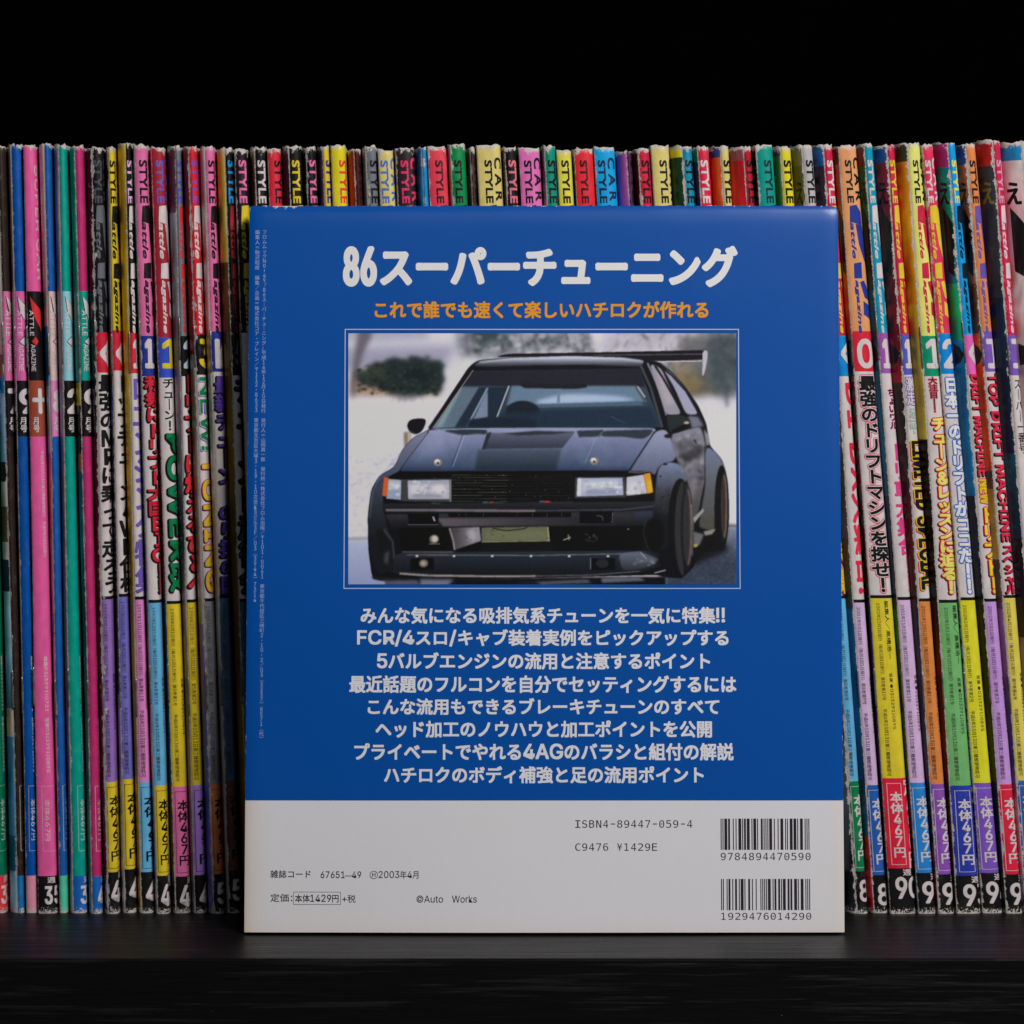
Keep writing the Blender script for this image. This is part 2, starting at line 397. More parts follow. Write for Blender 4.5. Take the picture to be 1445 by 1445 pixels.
class Mag:
    def __init__(self, i, fT, rT, fB, rB, prevT, prevB, topv, amp):
        self.i = i
        xt, zt = magxz(fT, topv); xb, _ = magxz(fB, 1286)
        self.H = zt
        self.base = Vector((xb * MM, MAGY, 0.0))
        rng = random.Random(i * 31 + 5)
        self.seed = rng.uniform(0, 90)
        zs = np.arange(0, self.H + 4.9, 5.0); zs[-1] = self.H
        if zs[-1] - zs[-2] < 0.5: zs = np.delete(zs, -2)
        self.zs = zs
        t = zs / self.H
        bow = rng.uniform(0.1, 0.7) if i > 48 else rng.uniform(-0.25, 0.35)
        ph = rng.uniform(0, 6)
        self.fold = (xt - xb) * t + bow * np.sin(np.pi * t) + 0.10 * np.sin(3.1 * np.pi * t + ph) * np.sin(np.pi * t)
        k = magxz(723.5, 700)[0] - magxz(722.5, 700)[0]
        self.w = np.maximum(1.3, ((rT - fT) * t + (rB - fB) * (1 - t)) * k)
        self.g = np.maximum(0.35, ((fT - prevT) * t + (fB - prevB) * (1 - t)) * k - 0.25)
        self.wr = float(self.w.mean()); self.gr = float(self.g.mean())
        self.amp = amp * rng.uniform(0.45, 1.35) if amp < 0.6 else amp
        self.base.y += rng.uniform(-0.9, 0.9) * MM
        self.uc = [u * self.wr for u in UT[1:11]]
    def pt(self, x, z, off=0.0):
        f = np.interp(z, self.zs, self.fold); 
        if x >= 0:
            w = np.interp(z, self.zs, self.w); u = x / self.wr
            px, py = np.interp(u, UT, UX) * w, np.interp(u, UT, UY)
            u2 = u + .05; u1 = max(0.0, u - .05)
            tx, ty = (np.interp(u2, UT, UX) - np.interp(u1, UT, UX)) * w, np.interp(u2, UT, UY) - np.interp(u1, UT, UY)
        else:
            g = np.interp(z, self.zs, self.g); q = -x / self.gr
            px, py = -np.interp(q, QT, QX) * g, np.interp(q, QT, QY)
            q2 = q + .05; q1 = max(0.0, q - .05)
            tx, ty = (np.interp(q2, QT, QX) - np.interp(q1, QT, QX)) * g, -(np.interp(q2, QT, QY) - np.interp(q1, QT, QY))
        n = math.hypot(tx, ty) or 1.0
        nx, ny = ty / n, -tx / n
        hd = self.H - z                      # the head of the fold is rubbed round
        yy = py + (0.45 * (1 - hd / 1.6) ** 2 if hd < 1.6 else 0.0)
        return ((f + px + nx * off) * MM, (yy + ny * off) * MM, z * MM)
    def build(self, label, spine, cover, ink, cover_ink):
        root = bpy.data.objects.new('magazine', None)
        COL.objects.link(root)
        root.empty_display_size = 0.01
        root.location = self.base
        root['label'] = label; root['category'] = 'magazine'
        root['group'] = 'worn magazines standing spine out in a row on the shelf'
        # cover sheet, front and back in one piece
        rows = set(np.round(self.zs, 3)) | {round(self.H - d, 3) for d in (.4, .8, 1.3, 2.0)}
        for v, _ in spine + cover:
            z = zv(v)
            if 1 < z < self.H - 1: rows.add(round(z, 3))
        rows = sorted(rows)
        xs = [-q * self.gr for q in reversed(QT[1:])] + [u * self.wr for u in UT]
        n = len(xs)
        V, W, E = [], [], []
        for r, z in enumerate(rows):
            for c, x in enumerate(xs):
                zz = z
                if r == len(rows) - 1: zz = z + 0.9 * mnoise.noise(Vector((x * 0.9, self.seed, 1.3))) + 0.4 * mnoise.noise(Vector((x * 3, self.seed, 5)))
                p = self.pt(x, z)
                V.append((p[0], p[1], max(0.0, zz * MM)))
                W.append((x, z, self.seed)); E.append((self.amp, self.H - z, 0))
        F, C = [], []
        def cov(base, x, z):
            a = mnoise.noise(Vector((x * .35, z * .055, self.seed))) ; b = mnoise.noise(Vector((x * .8, z * .16, self.seed + 9)))
            k = 1 + .45 * a + .35 * b
            t = max(0, min(1, .5 + 1.6 * mnoise.noise(Vector((x * .2, z * .03, self.seed + 20)))))
            if len(base) > 3: c2 = base[3:6]; base = tuple(base[j] * (1 - t) + c2[j] * t for j in range(3))
            return tuple(max(.004, min(.9, base[j] * k)) for j in range(3)) + (1,)
        def mids(bands, z0, z1):
            zm = (z0 + z1) / 2
            c = bands[0][1]
            for v, cc in bands:
                if zm <= zv(v): c = cc
            return c
        for r in range(len(rows) - 1):
            sc, cc = mids(spine, rows[r], rows[r + 1]), mids(cover, rows[r], rows[r + 1])
            for c in range(n - 1):
                F.append((r * n + c, r * n + c + 1, (r + 1) * n + c + 1, (r + 1) * n + c))
                if xs[c] < -1e-6:
                    for rr, ccx in ((r, c), (r, c + 1), (r + 1, c + 1), (r + 1, c)): C.append(cov(cc, xs[ccx], rows[rr]))
                else:
                    C.extend([(*sc[:3], 1)] * 4)
        me = bpy.data.meshes.new('cover'); me.from_pydata(V, [], F)
        set_attrs(me, C, W, E)
        link_mesh('cover', me, M_MAG, root, True)
        # pages
        g0, w0 = self.g, self.w
        pr = []
        for z in (0.3, self.H * .5, self.H - 1.2):
            f = np.interp(z, self.zs, self.fold); g = np.interp(z, self.zs, g0); ww = np.interp(z, self.zs, w0)
            pr.append([(f - g * .97, 198, z), (f - g * .97, 16, z), (f - g * .75, 6.5, z), (f - g * .3, 1.8, z), (f + .02 * ww, .6, z), (f + .45 * ww, .25, z), (f + .75 * ww, .6, z), (f + .93 * ww, 2.9, z), (f + .96 * ww, 198, z)])
        PV = [tuple(a * MM for a in p) for ring in pr for p in ring]; m = 9
        PF = [(k * m + a, k * m + (a + 1) % m, (k + 1) * m + (a + 1) % m, (k + 1) * m + a) for k in range(2) for a in range(m)]
        PF += [tuple(range(m - 1, -1, -1)), tuple(range(2 * m, 3 * m))]
        me = bpy.data.meshes.new('page_block'); me.from_pydata(PV, [], PF)
        link_mesh('page_block', me, M_PAGE, root)
        # print
        for name, k in ink.items():
            if not k.v: continue
            self.decal(name, k, root, 0.0, 1.9 * self.wr)
        for name, k in (cover_ink or {}).items(): self.decal(name, k, root, -1.3 * self.gr, 0.0, [-q * self.gr for q in QT[1:8]])
        # staples
        for v0, v1 in ((462, 520), (950, 1003)):
            dv = random.Random(self.i * 7 + v0).uniform(-14, 10)
            z0, z1 = zv(v1 + dv), zv(v0 + dv)
            self.staple(root, z0, z1)
        self.root = root
        return root
    def decal(self, name, k, root, lo, hi, cuts=None):
        bm = k.bm(0.035, lo, hi, cuts if cuts is not None else [c for c in self.uc if c < hi])
        W, E = [], []
        for v in bm.verts:
            x, z, off = v.co
            if abs(x) < 1e-5: x = 0.0 if lo >= 0 else -1e-6
            W.append((x, z, self.seed)); E.append((self.amp, self.H - z, 0))
            v.co = self.pt(x, z, off + 0.02)
        me = bpy.data.meshes.new(name); bm.to_mesh(me); bm.free()
        a = me.attributes.new('wear', 'FLOAT_VECTOR', 'POINT'); a.data.foreach_set('vector', np.asarray(W, dtype=np.float32).ravel())
        a = me.attributes.new('edge', 'FLOAT_VECTOR', 'POINT'); a.data.foreach_set('vector', np.asarray(E, dtype=np.float32).ravel())
        link_mesh(name, me, M_MAG, root)
    def staple(self, root, z0, z1):
        pts = [self.pt(-0.05, z0, -0.5), self.pt(-0.02, z0, 0.16), self.pt(-0.02, z0 + 0.5, 0.27)]
        for k in range(1, 5): pts.append(self.pt(-0.02, z0 + 0.5 + (z1 - z0 - 1.0) * k / 4, 0.27))
        pts += [self.pt(-0.02, z1, 0.16), self.pt(-0.05, z1, -0.5)]
        bm = bmesh.new(); rings = []
        for i, p in enumerate(pts):
            p = Vector(p); a = Vector(pts[max(0, i - 1)]); b = Vector(pts[min(len(pts) - 1, i + 1)])
            t = (b - a).normalized(); sx = Vector((1, 0, 0)); sy = t.cross(sx).normalized()
            rings.append([bm.verts.new(p + (sx * math.cos(q) + sy * math.sin(q)) * 0.29 * MM) for q in [math.pi / 3 * j for j in range(6)]])
        for a, b in zip(rings[:-1], rings[1:]):
            for j in range(6): bm.faces.new((a[j], a[(j + 1) % 6], b[(j + 1) % 6], b[j]))
        me = bpy.data.meshes.new('staple'); bm.to_mesh(me); bm.free()
        link_mesh('staple', me, M_STAPLE, root, True)

# inks as they read under the lamp
BLK = A(18, 17, 19); WHT = A(176, 168, 168); PAP = A(170, 160, 158)
RED = A(176, 30, 48); PINK = (0.92, 0.19, 0.46); HOT = (0.97, 0.135, 0.43); YEL = A(192, 162, 34); CRM = A(178, 164, 96)
BLU = A(30, 78, 150); SKY = A(84, 148, 186); TEAL = A(0, 132, 118); GRN = A(6, 104, 62); PUR = A(92, 72, 150); LIL = A(160, 138, 168)
ORG = A(204, 106, 62); GRY = A(92, 96, 104); TAN = A(190, 128, 84); CYN = A(0, 118, 172); MAG = A(160, 38, 92); NAVY = A(28, 44, 120)
DRED = A(140, 26, 36); CRI = A(168, 24, 58); LG = A(96, 152, 92); LAV = A(140, 104, 176); PLUM = A(46, 22, 38)

def K(v): return zv(v)
def style_and_logo(I, x, sty, log, lsx=1.0, car=True, top_only=False, dv=0.0):
    t = Ink()
    t.text_box('STYLE', x, x + 2.75 * lsx, K(287 + dv), K(226 + dv), sty, 1, 0.055, True, face=None)
    if car: t.text_box('C A R', x + 3.5 * lsx, x + 6.2 * lsx, K(284 + dv), K(222 + dv), sty, 1, 0.055, True, face=None)
    I['title_lettering'] = t
    if top_only: return
    g = Ink()
    def W(pts): return [(x + a * lsx, K(v + dv)) for a, v in pts]
    g.poly(W([(0.75, 291), (3.6, 289), (5.2, 300), (5.2, 318), (0.35, 313)]), log)
    g.poly(W([(2.6, 316), (5.2, 318), (6.0, 330), (6.0, 378), (4.6, 362), (3.3, 344)]), log)
    g.text_box('attle', x + 0.35 * lsx, x + 2.3 * lsx, K(366 + dv), K(315 + dv), log, 1, 0.05, True, shear=0.25, face=None)
    g.poly(W([(0.75, 372), (3.8, 370), (3.6, 393), (0.5, 393)]), log)
    g.poly(W([(2.6, 398), (4.2, 396), (6.2, 412), (6.2, 425), (4.0, 420)]), log)
    g.poly(W([(3.4, 425), (6.2, 432), (6.2, 452), (3.2, 444)]), log)
    g.text_box('agazine', x + 0.35 * lsx, x + 2.35 * lsx, K(470 + dv), K(396 + dv), log, 1, 0.05, True, shear=0.25, face=None)
    I['magazine_logo'] = g
def price_panel(I, txt, num, x=1.3, numx=1.5, numc=None, wide=False, dv=0.0):
    p = Ink()
    z0, z1 = K(1226 + dv), K(1111 + dv)
    xe = 9.5 if not wide else 5.9
    p.frame(x - 0.7, xe, z0, z1, 0.16, txt, 1, [k * 5.0 for k in range(60)])
    p.stack('本体467円', x + 0.2, 3.9, K(1123 + dv), K(1216 + dv), txt, 1, 0.028)
    if wide: p.stack('定490円', 6.7, 4.0, K(1104 + dv), K(1232 + dv), txt, 1, 0.03)
    I['price_lettering'] = p
    q = Ink()
    if num:
        q.text_box(num[0], numx, numx + 3.7, K(1274 + dv), K(1243 + dv), numc or WHT, 1, 0.03)
        if len(num) > 1: q.text_box(num[1], numx + 4.1, numx + 7.8, K(1274 + dv), K(1243 + dv), numc or WHT, 1, 0.03)
        q.stack('週', numx + 2.6, 2.7, K(1232 + dv), K(1241.5 + dv), numc or WHT, 1, 0.02)
    I['issue_number'] = q
def date_print(I, year, mon, vol, x=1.3, wide=False, dv=0.0, col=None, h=1.35):
    p = Ink(); c = col or A(40, 34, 34)
    p.text_box('%d年%d月1日発行（毎月1回1日発行）第%d巻第%d号' % (year, mon, vol, mon), x, x + h, K(990 + dv), K(853 + dv), c, 1, 0.0, True, 2)
    p.text_box('平成6年10月13日第三種郵便物認可', x, x + h, K(1097 + dv), K(1002 + dv), c, 1, 0.004, True, 2)
    if wide:
        p.text_box('編集人／高橋浩一', x + 2.9, x + 4.4, K(932 + dv), K(850 + dv), BLK, 1, 0.012, True, 2)
    p.text_box('営業 ●03(3291)0895', x + 2.75, x + 4.0, K(1031 + dv), K(952 + dv), c, 1, 0.008, True, 2)
    I['date_print'] = p
wm = [1.0]
def stack_title(I, s, x, wid, v0, v1, fill, outline=None, shadow=None, bold=0.05, ow=0.06, key='headline', rim=None):
    wid = wid * wm[0]; bold = (min(bold, .036) if wm[0] > 1.3 else max(bold, .045)) if wid > 4.5 else bold
    t = I.setdefault(key, Ink())
    if rim: t.stack(s, x, wid, K(v0), K(v1), rim, 1, bold + ow + .05, 2)
    if shadow: t.stack(s, x, wid, K(v0), K(v1), shadow, 1, bold + ow, 2, -0.38, -0.30)
    if outline: t.stack(s, x, wid, K(v0), K(v1), outline, 2, bold + ow, 2)
    t.stack(s, x, wid, K(v0), K(v1), fill, 3, bold, 3)
def rot_title(I, s, x, wid, v0, v1, fill, outline=None, shadow=None, bold=0.04, ow=0.07, key='headline'):
    t = I.setdefault(key, Ink())
    if shadow: t.text_box(s, x - .35, x + wid - .35, K(v1) - .3, K(v0) - .3, shadow, 1, bold, True, 2, grow=ow)
    if outline: t.text_box(s, x, x + wid, K(v1), K(v0), outline, 2, bold, True, 2, grow=ow)
    t.text_box(s, x, x + wid, K(v1), K(v0), fill, 3, bold, True, 3)
def month_box(I, digit, fg, v0=478, v1=520, x=1.4, wid=7.0):
    t = Ink(); t.text_box(digit, x, x + wid, K(v1), K(v0), fg, 1, 0.04)
    I['month_print'] = t
def cover_marks(m, pent=True, dia=True, c=BLK, glyph=None):
    g = m.gr; out = {}
    if pent:
        t = Ink(); t.poly([(-0.10 * g, K(316)), (-0.75 * g, K(292)), (-0.75 * g, K(382)), (-0.34 * g, K(390)), (-0.10 * g, K(340))], c, 1); out['cover_logo_shape'] = t
    if dia:
        t = Ink(); t.poly([(-0.9 * g, K(484)), (-0.45 * g, K(490)), (-0.10 * g, K(500)), (-0.45 * g, K(511)), (-0.9 * g, K(516))], c, 1); out['cover_arrow'] = t
    if glyph:
        t = Ink(); t.stack('え', -0.90 * g, 0.75 * g, K(254), K(290), glyph, 1, 0.05); out['cover_emblem'] = t
    return out

#      fT    rT    fB    rB
GEO = [(-30, -18, -6, 7), (-4, 5, 25, 33), (15, 29, 37, 54), (33, 48, 54, 80), (62, 73, 84, 98), (83, 96, 103, 125), (106, 120, 131, 147),
       (130, 147, 153, 171), (152, 163, 176, 194), (177, 187, 199, 219), (190, 210, 223, 242), (213, 233, 248, 270), (247, 256, 275, 292),
       (266, 279, 302, 318), (289, 303, 323, 341), (317, 329, 352, 366),
       (331, 350), (359, 376), (377, 396), (407, 426), (432, 446), (455, 465), (467, 488), (499, 509), (516, 531), (533, 555), (558, 584),
       (595, 602), (603, 630), (635, 656), (663, 670), (672, 706), (712, 728), (732, 761), (768, 783), (785, 806), (810, 837), (838, 867),
       (884, 891), (900, 917), (918, 944), (962, 976), (984, 1000), (1016, 1028), (1049, 1060), (1066, 1090), (1101, 1116),
       (1131, 1146, 1209, 1225), (1162, 1175, 1234, 1254),
       (1183, 1208, 1256, 1293), (1219, 1231, 1296, 1321), (1251, 1262, 1324, 1347), (1280, 1298, 1350, 1386), (1301, 1317, 1387, 1416),
       (1337, 1348, 1420, 1444), (1363, 1377, 1448, 1470), (1400, 1411, 1480, 1500), (1441, 1455, 1515, 1537)]
G4 = []
for i, q in enumerate(GEO):
    if len(q) == 4: G4.append(list(q))
    else:
        sh = 36 + (q[0] - 331) / (1131 - 331) * 42
        G4.append([q[0], q[1], q[0] + sh, q[1] + sh])
for i in range(len(G4) - 1):
    if G4[i][3] > G4[i + 1][2] - 2: G4[i][3] = G4[i + 1][2] - 2
    if G4[i][1] > G4[i + 1][0] - 1.2: G4[i][1] = G4[i + 1][0] - 1.2
TOPV = [208, 206, 203.5, 205, 202, 204, 206, 208, 208, 201, 205, 208, 206, 206, 207, 209,
        211, 208, 209, 206, 208, 206, 205, 210, 206, 211, 208, 208, 207, 203, 208, 204, 208, 208, 206, 212, 210, 208, 212, 209, 206, 206, 207, 206,
        207, 205, 207, 205, 204, 206, 203, 204, 202, 204, 201, 203, 198, 200]
for q in G4[4:]:
    if q[0] < 700:
        k = 4.2 * (722 - q[0]) / 722
        q[1] -= min(k, 0.3 * (q[1] - q[0])); q[3] -= min(k, 0.3 * (q[3] - q[2]))
def make(i, amp=0.38):
    prevT, prevB = (G4[i - 1][1], G4[i - 1][3]) if i else (G4[0][0] - 8, G4[0][2] - 8)
    return Mag(i, *G4[i], prevT, prevB, TOPV[i], amp)

DK = A(20, 16, 20)
def art(a, b): return a + b
# --- the early run with whole-colour spines -----------------------------------------------------
def early(i, label, main, band, boxc, boxtxt, digit, tail, cov, num='', numc=None, logo=WHT, txt=WHT, x=1.6, amp=0.38, dv=0, logofill=None, month=True):
    m = make(i, amp)
    sp = [(0, main), (411 + dv, band), (537 + dv, boxc), (616 + dv, main), (1236 + dv, tail)]
    I = {}
    t = Ink()
    x9 = max(x + 3.7, m.wr - 0.75); t.text_box('SUPER CAR', x9, x9 + 2.6, K(395), K(232), txt, 1, 0.02, True)
    I['title_lettering'] = t
    g = Ink()
    lf = logofill or WHT
    def W(pts): return [(x + a, K(v + dv)) for a, v in pts]
    for ly, cc, e in ((1, BLK, 0.0), (2, lf, 0.28)):
        g.poly(W([(0.2 + e, 418 + 2 * e), (2.2, 426 + 4 * e), (5.5 - e, 440 + 2 * e), (5.0, 470 - 5 * e), (2.6, 452 - 3 * e), (1.0 + e, 440)]), cc, ly)
        g.poly(W([(0.5 + e, 482), (2.4, 474 + 5 * e), (3.6 - e, 482), (2.4, 489 - 5 * e)]), cc, ly)
    g.text_box('ATTLE', x + 0.1, x + 1.75, K(474 + dv), K(438 + dv), logo, 3, 0.02, True)
    g.text_box('AGAZINE', x + 0.4, x + 2.1, K(524 + dv), K(486 + dv), logo, 3, 0.02, True)
    I['magazine_logo'] = g
    if month:
        q = Ink()
        q.text_box(digit, x + 0.2, x + 6.4, K(584 + dv), K(548 + dv), boxtxt, 1, 0.05)
        q.stack('月号', x + 0.5, 2.3, K(588 + dv), K(610 + dv), boxtxt, 1, 0.03)
        I['month_print'] = q
    p = Ink()
    if i > 1: p.text_box('平成6年10月13日第三種郵便物認可　平成9年7月1日発行', x + 2.9, x + 4.0, K(786), K(636), txt, 1, 0.0, True, 2)
    p.text_box('編集03(3291)0721　営業03(3291)0895', x + 2.2, x + 3.4, K(1090), K(926), txt, 1, 0.012, True, 2)
    I['date_print'] = p
    r = Ink()
    r.frame(x + 0.7, x + 9, K(1201), K(1109), 0.1, txt, 1, [k * 5.0 for k in range(60)])
    r.text_box('本体467円', x + 1.4, x + 3.0, K(1186), K(1128), txt, 1, 0.0, True, 2)
    I['price_lettering'] = r
    if num:
        n = Ink()
        n.text_box(num[0], x + 0.9, x + 3.2, K(1276), K(1250), numc or WHT, 1, 0.03)
        if len(num) > 1: n.text_box(num[1], x + 3.6, x + 5.9, K(1276), K(1250), numc or WHT, 1, 0.03)
        n.stack('週', x + 1.8, 2.2, K(1237), K(1246), numc or WHT, 1, 0.02)
        I['issue_number'] = n
    m.build(label, sp, cov, I, None)
early(0, 'magazine with red tail and green spine cut off by the left edge of the photo', A(0, 96, 70), PINK, DK, WHT, '6', A(190, 50, 60), [(0, WHT)], '33', x=1.0)
early(1, 'magazine with pale blue picture cover and thin dark brown spine, second from the left', A(40, 30, 26), A(196, 92, 140), DK, WHT, '7', A(20, 96, 150),
      [(0, PAP), (432, art(PAP, A(120, 92, 70))), (500, A(110, 84, 60)), (532, A(0, 110, 170)), (555, A(110, 148, 184)), (652, DK), (680, PAP), (715, A(88, 68, 50)), (765, PAP), (790, A(10, 34, 56)), (835, art(A(50, 120, 160), A(130, 170, 190))), (900, art(A(20, 70, 110), A(110, 160, 190))), (1000, A(176, 160, 140)), (1040, art(A(30, 110, 160), A(96, 150, 184))), (1180, A(30, 84, 120)), (1230, A(110, 160, 190))], x=0.9)
early(2, 'blue-spined magazine with pink logo band and pink tail near the left end', A(0, 66, 136), A(196, 84, 140), DK, WHT, '9', A(206, 120, 140),
      [(0, art(A(176, 150, 152), A(150, 120, 130))), (420, art(A(150, 130, 134), A(110, 94, 100))), (480, art(A(190, 96, 140), A(160, 110, 130))), (560, PAP), (580, DK), (655, art(A(110, 90, 120), A(160, 90, 110))), (710, A(20, 60, 100)), (780, art(A(120, 110, 100), A(150, 140, 130))), (1040, DK), (1180, A(110, 96, 88))], '', x=0.7, logo=A(210, 160, 180))
early(3, 'bright pink magazine spine with black logo band and brown month box', HOT, DK, A(134, 62, 44), WHT, '十', DK,
      [(0, art(A(150, 112, 90), A(120, 80, 60))), (350, A(130, 50, 44)), (480, A(96, 80, 92)), (560, art(A(110, 96, 110), A(150, 130, 140))), (1180, A(90, 60, 70))], '35', x=1.0, logofill=A(190, 40, 40))
early(4, 'thin blue-spined magazine with white faded cover edge and mint tail', A(20, 78, 144), A(190, 160, 160), A(206, 110, 156), WHT, '8', A(70, 170, 140),
      [(0, art(PAP, A(170, 140, 144))), (460, A(30, 110, 160)), (545, A(130, 160, 190)), (640, art(A(180, 80, 110), A(150, 80, 120))), (760, art(A(110, 90, 150), A(150, 140, 150))), (900, art(A(150, 130, 150), A(96, 84, 120)))], '', x=0.9)
early(5, 'teal magazine spine with pale blue logo band and blue tail numbered 37', TEAL, A(120, 172, 206), DK, WHT, '2', A(20, 84, 156),
      [(0, art(A(110, 96, 112), A(150, 130, 140))), (520, art(A(60, 56, 84), A(120, 110, 130))), (660, art(A(150, 110, 80), A(90, 80, 100))), (1000, art(A(110, 96, 110), A(150, 130, 140)))], '37', x=1.2)
early(6, 'magenta magazine spine with teal logo band and blue tail', MAG, TEAL, DK, WHT, '9', A(20, 84, 156),
      [(0, TEAL), (380, art(TEAL, A(60, 110, 100))), (540, A(170, 150, 40)), (572, DK), (640, A(180, 80, 60)), (665, art(A(40, 110, 130), A(30, 60, 84))), (960, art(A(110, 130, 120), A(60, 84, 90)))], '41', x=1.0)

# --- the later run with STYLE / logo / month box / headline / date panel / price panel ------------
def later(i, label, top, sty, log, boxc, digit, dfg, panel, price, ptxt, cov, year, mon, vol, num, head=None, x=1.4, lsx=1.0, amp=0.38, wide=False,
          body=None, tail=None, dv=0.0, marks=None, car=True, line=True, pdv=0.0):
    m = make(i, amp)
    if dv == 0.0: dv = random.Random(i).uniform(-3, 3)
    wm[0] = 1.35 if i < 20 else 1.12
    bd = body or WHT
    sp = [(0, top), (470 + dv, boxc), (527 + dv, bd), (842 + dv, BLK if line else bd), (846.5 + dv, panel), (1104 + dv + pdv, price), (1231 + dv + pdv, tail or BLK)]
    I = {}
    style_and_logo(I, x, sty, log, lsx, car)
    month_box(I, digit, dfg)
    date_print(I, year, mon, vol, max(0.8, x - 0.2), wide, dv)
    price_panel(I, ptxt, num, max(1.3, x), max(1.3, x), None, wide, dv + pdv)
    if head: head(I)
    cm = cover_marks(m, **marks) if marks else None
    m.build(label, sp, cov, I, cm)

later(7, 'badly torn black magazine with grey lettering, white peeled fold beside the magenta spine', DK, A(60, 64, 70), A(84, 88, 94), RED, '≪', WHT, A(124, 92, 156), YEL, BLK,
      [(0, art(PLUM, DK)), (600, art(PLUM, A(60, 16, 40)))], 1997, 9, 4, '44', lambda I: stack_title(I, '最強のMRに乗って走ろう', 0.9, 5.0, 528, 838, BLK, None, None, 0.05), x=0.7, amp=1.15)
later(8, 'yellow spine with black lettering next to the torn black one', YEL, BLK, BLK, RED, '≪', WHT, A(96, 92, 164), YEL, BLK,
      [(0, art(A(180, 170, 170), A(120, 110, 110))), (232, BLK), (265, art(A(150, 146, 156), A(120, 116, 130))), (468, A(110, 64, 56)), (540, A(50, 66, 120)), (600, art(DK, A(40, 40, 66))), (980, A(150, 140, 150))],
      1997, 10, 4, '45', lambda I: stack_title(I, 'トップチューン4WD仕様', 1.1, 5.2, 528, 836, BLK, None, None, 0.05), x=0.7, dv=-4)
later(9, 'black spine with white and lilac lettering beside a golden yellow cover edge', BLK, A(196, 150, 200), WHT, RED, '11', WHT, A(206, 110, 164), SKY, BLK,
      [(0, art(A(178, 148, 44), A(150, 110, 36)))], 1997, 11, 4, '46', lambda I: stack_title(I, 'ロエンジンク特集', 0.7, 5.4, 528, 838, PUR, None, None, 0.06), x=0.7, dv=0)
later(10, 'pink spine with black STYLE lettering fourth from the blue book among the pale folds', PINK, BLK, BLK, NAVY, '11', WHT, SKY, YEL, BLK,
      [(0, art(PAP, A(150, 130, 130))), (480, art(A(60, 64, 80), A(110, 100, 110))), (640, art(A(84, 96, 140), A(96, 100, 90))), (900, art(A(120, 110, 130), PAP))], 1997, 12, 4, '47',
      lambda I: stack_title(I, '秋祭にドリフト大国BIG!!', 1.2, 5.4, 530, 838, RED, None, BLK, 0.06), x=1.4, dv=4)
later(11, 'dark red spine with violet STYLE and white logo, green POWER headline', A(136, 30, 42), PUR, WHT, A(44, 66, 160), '1', YEL, YEL, PINK, BLK,
      [(0, art(A(130, 28, 40), DRED)), (470, DK), (560, art(DK, A(50, 20, 30)))], 1998, 1, 5, '48',
      lambda I: (stack_title(I, 'チューン!', 1.3, 3.2, 533, 608, BLK, None, None, 0.02), rot_title(I, 'POWER改', 1.6, 6.6, 612, 836, GRN, None, BLK, 0.05)), x=1.5, dv=6)
later(12, 'grey spine with violet STYLE and red logo, red headline running below', A(96, 100, 108), A(70, 66, 150), A(176, 40, 44), BLK, '2', A(150, 160, 180), YEL, LAV, BLK,
      [(0, art(A(80, 44, 60), A(60, 30, 46))), (300, art(A(130, 132, 144), A(96, 90, 100))), (520, art(A(50, 44, 60), A(140, 120, 130))), (900, A(110, 104, 110))], 1998, 2, 5, '49',
      lambda I: stack_title(I, 'ドリフトに燃えるひとへ', 0.9, 5.0, 526, 838, A(190, 36, 44), None, BLK, 0.06), x=0.8, dv=4)
later(13, 'bright red spine with cracked cover edge and yellow purple TUNING headline', A(176, 26, 40), A(110, 60, 140), WHT, BLK, '3', YEL, A(110, 110, 116), ORG, BLK,
      [(0, art(A(120, 26, 36), DRED)), (500, art(A(70, 90, 60), A(150, 140, 130))), (700, art(A(90, 110, 80), PAP)), (880, art(A(110, 90, 150), A(60, 80, 150)))], 1998, 3, 5, '50',
      lambda I: (rot_title(I, 'NEW!', 1.2, 4.5, 532, 636, GRN, WHT, PUR, 0.05, .05), rot_title(I, 'TUNING', 1.2, 5.2, 644, 836, A(214, 160, 30), MAG, BLK, 0.05, .05)), x=0.9, dv=2, amp=0.8)
later(14, 'second pink spine with black STYLE lettering, white worn edge, left of the yellow fold', PINK, BLK, BLK, NAVY, 'K', WHT, A(60, 84, 110), A(90, 60, 50), BLK,
      [(0, art(PAP, A(150, 130, 130)))], 1998, 4, 5, '51', lambda I: stack_title(I, '最新チューン のり技の国', 1.0, 4.6, 530, 838, A(70, 50, 130), None, BLK, 0.05), x=1.1)
later(15, 'black spine with blue STYLE and red logo behind the left edge of the blue book', BLK, CYN, DRED, BLK, '5', A(70, 80, 90), A(60, 84, 110), A(60, 50, 50), BLK,
      [(0, art(A(206, 140, 30), A(190, 160, 50))), (370, art(A(120, 90, 20), A(90, 66, 24)))], 1998, 5, 5, '52', lambda I: stack_title(I, 'チューンド走行会', 1.0, 5.0, 530, 838, A(60, 60, 70), None, BLK, 0.05), x=0.9)

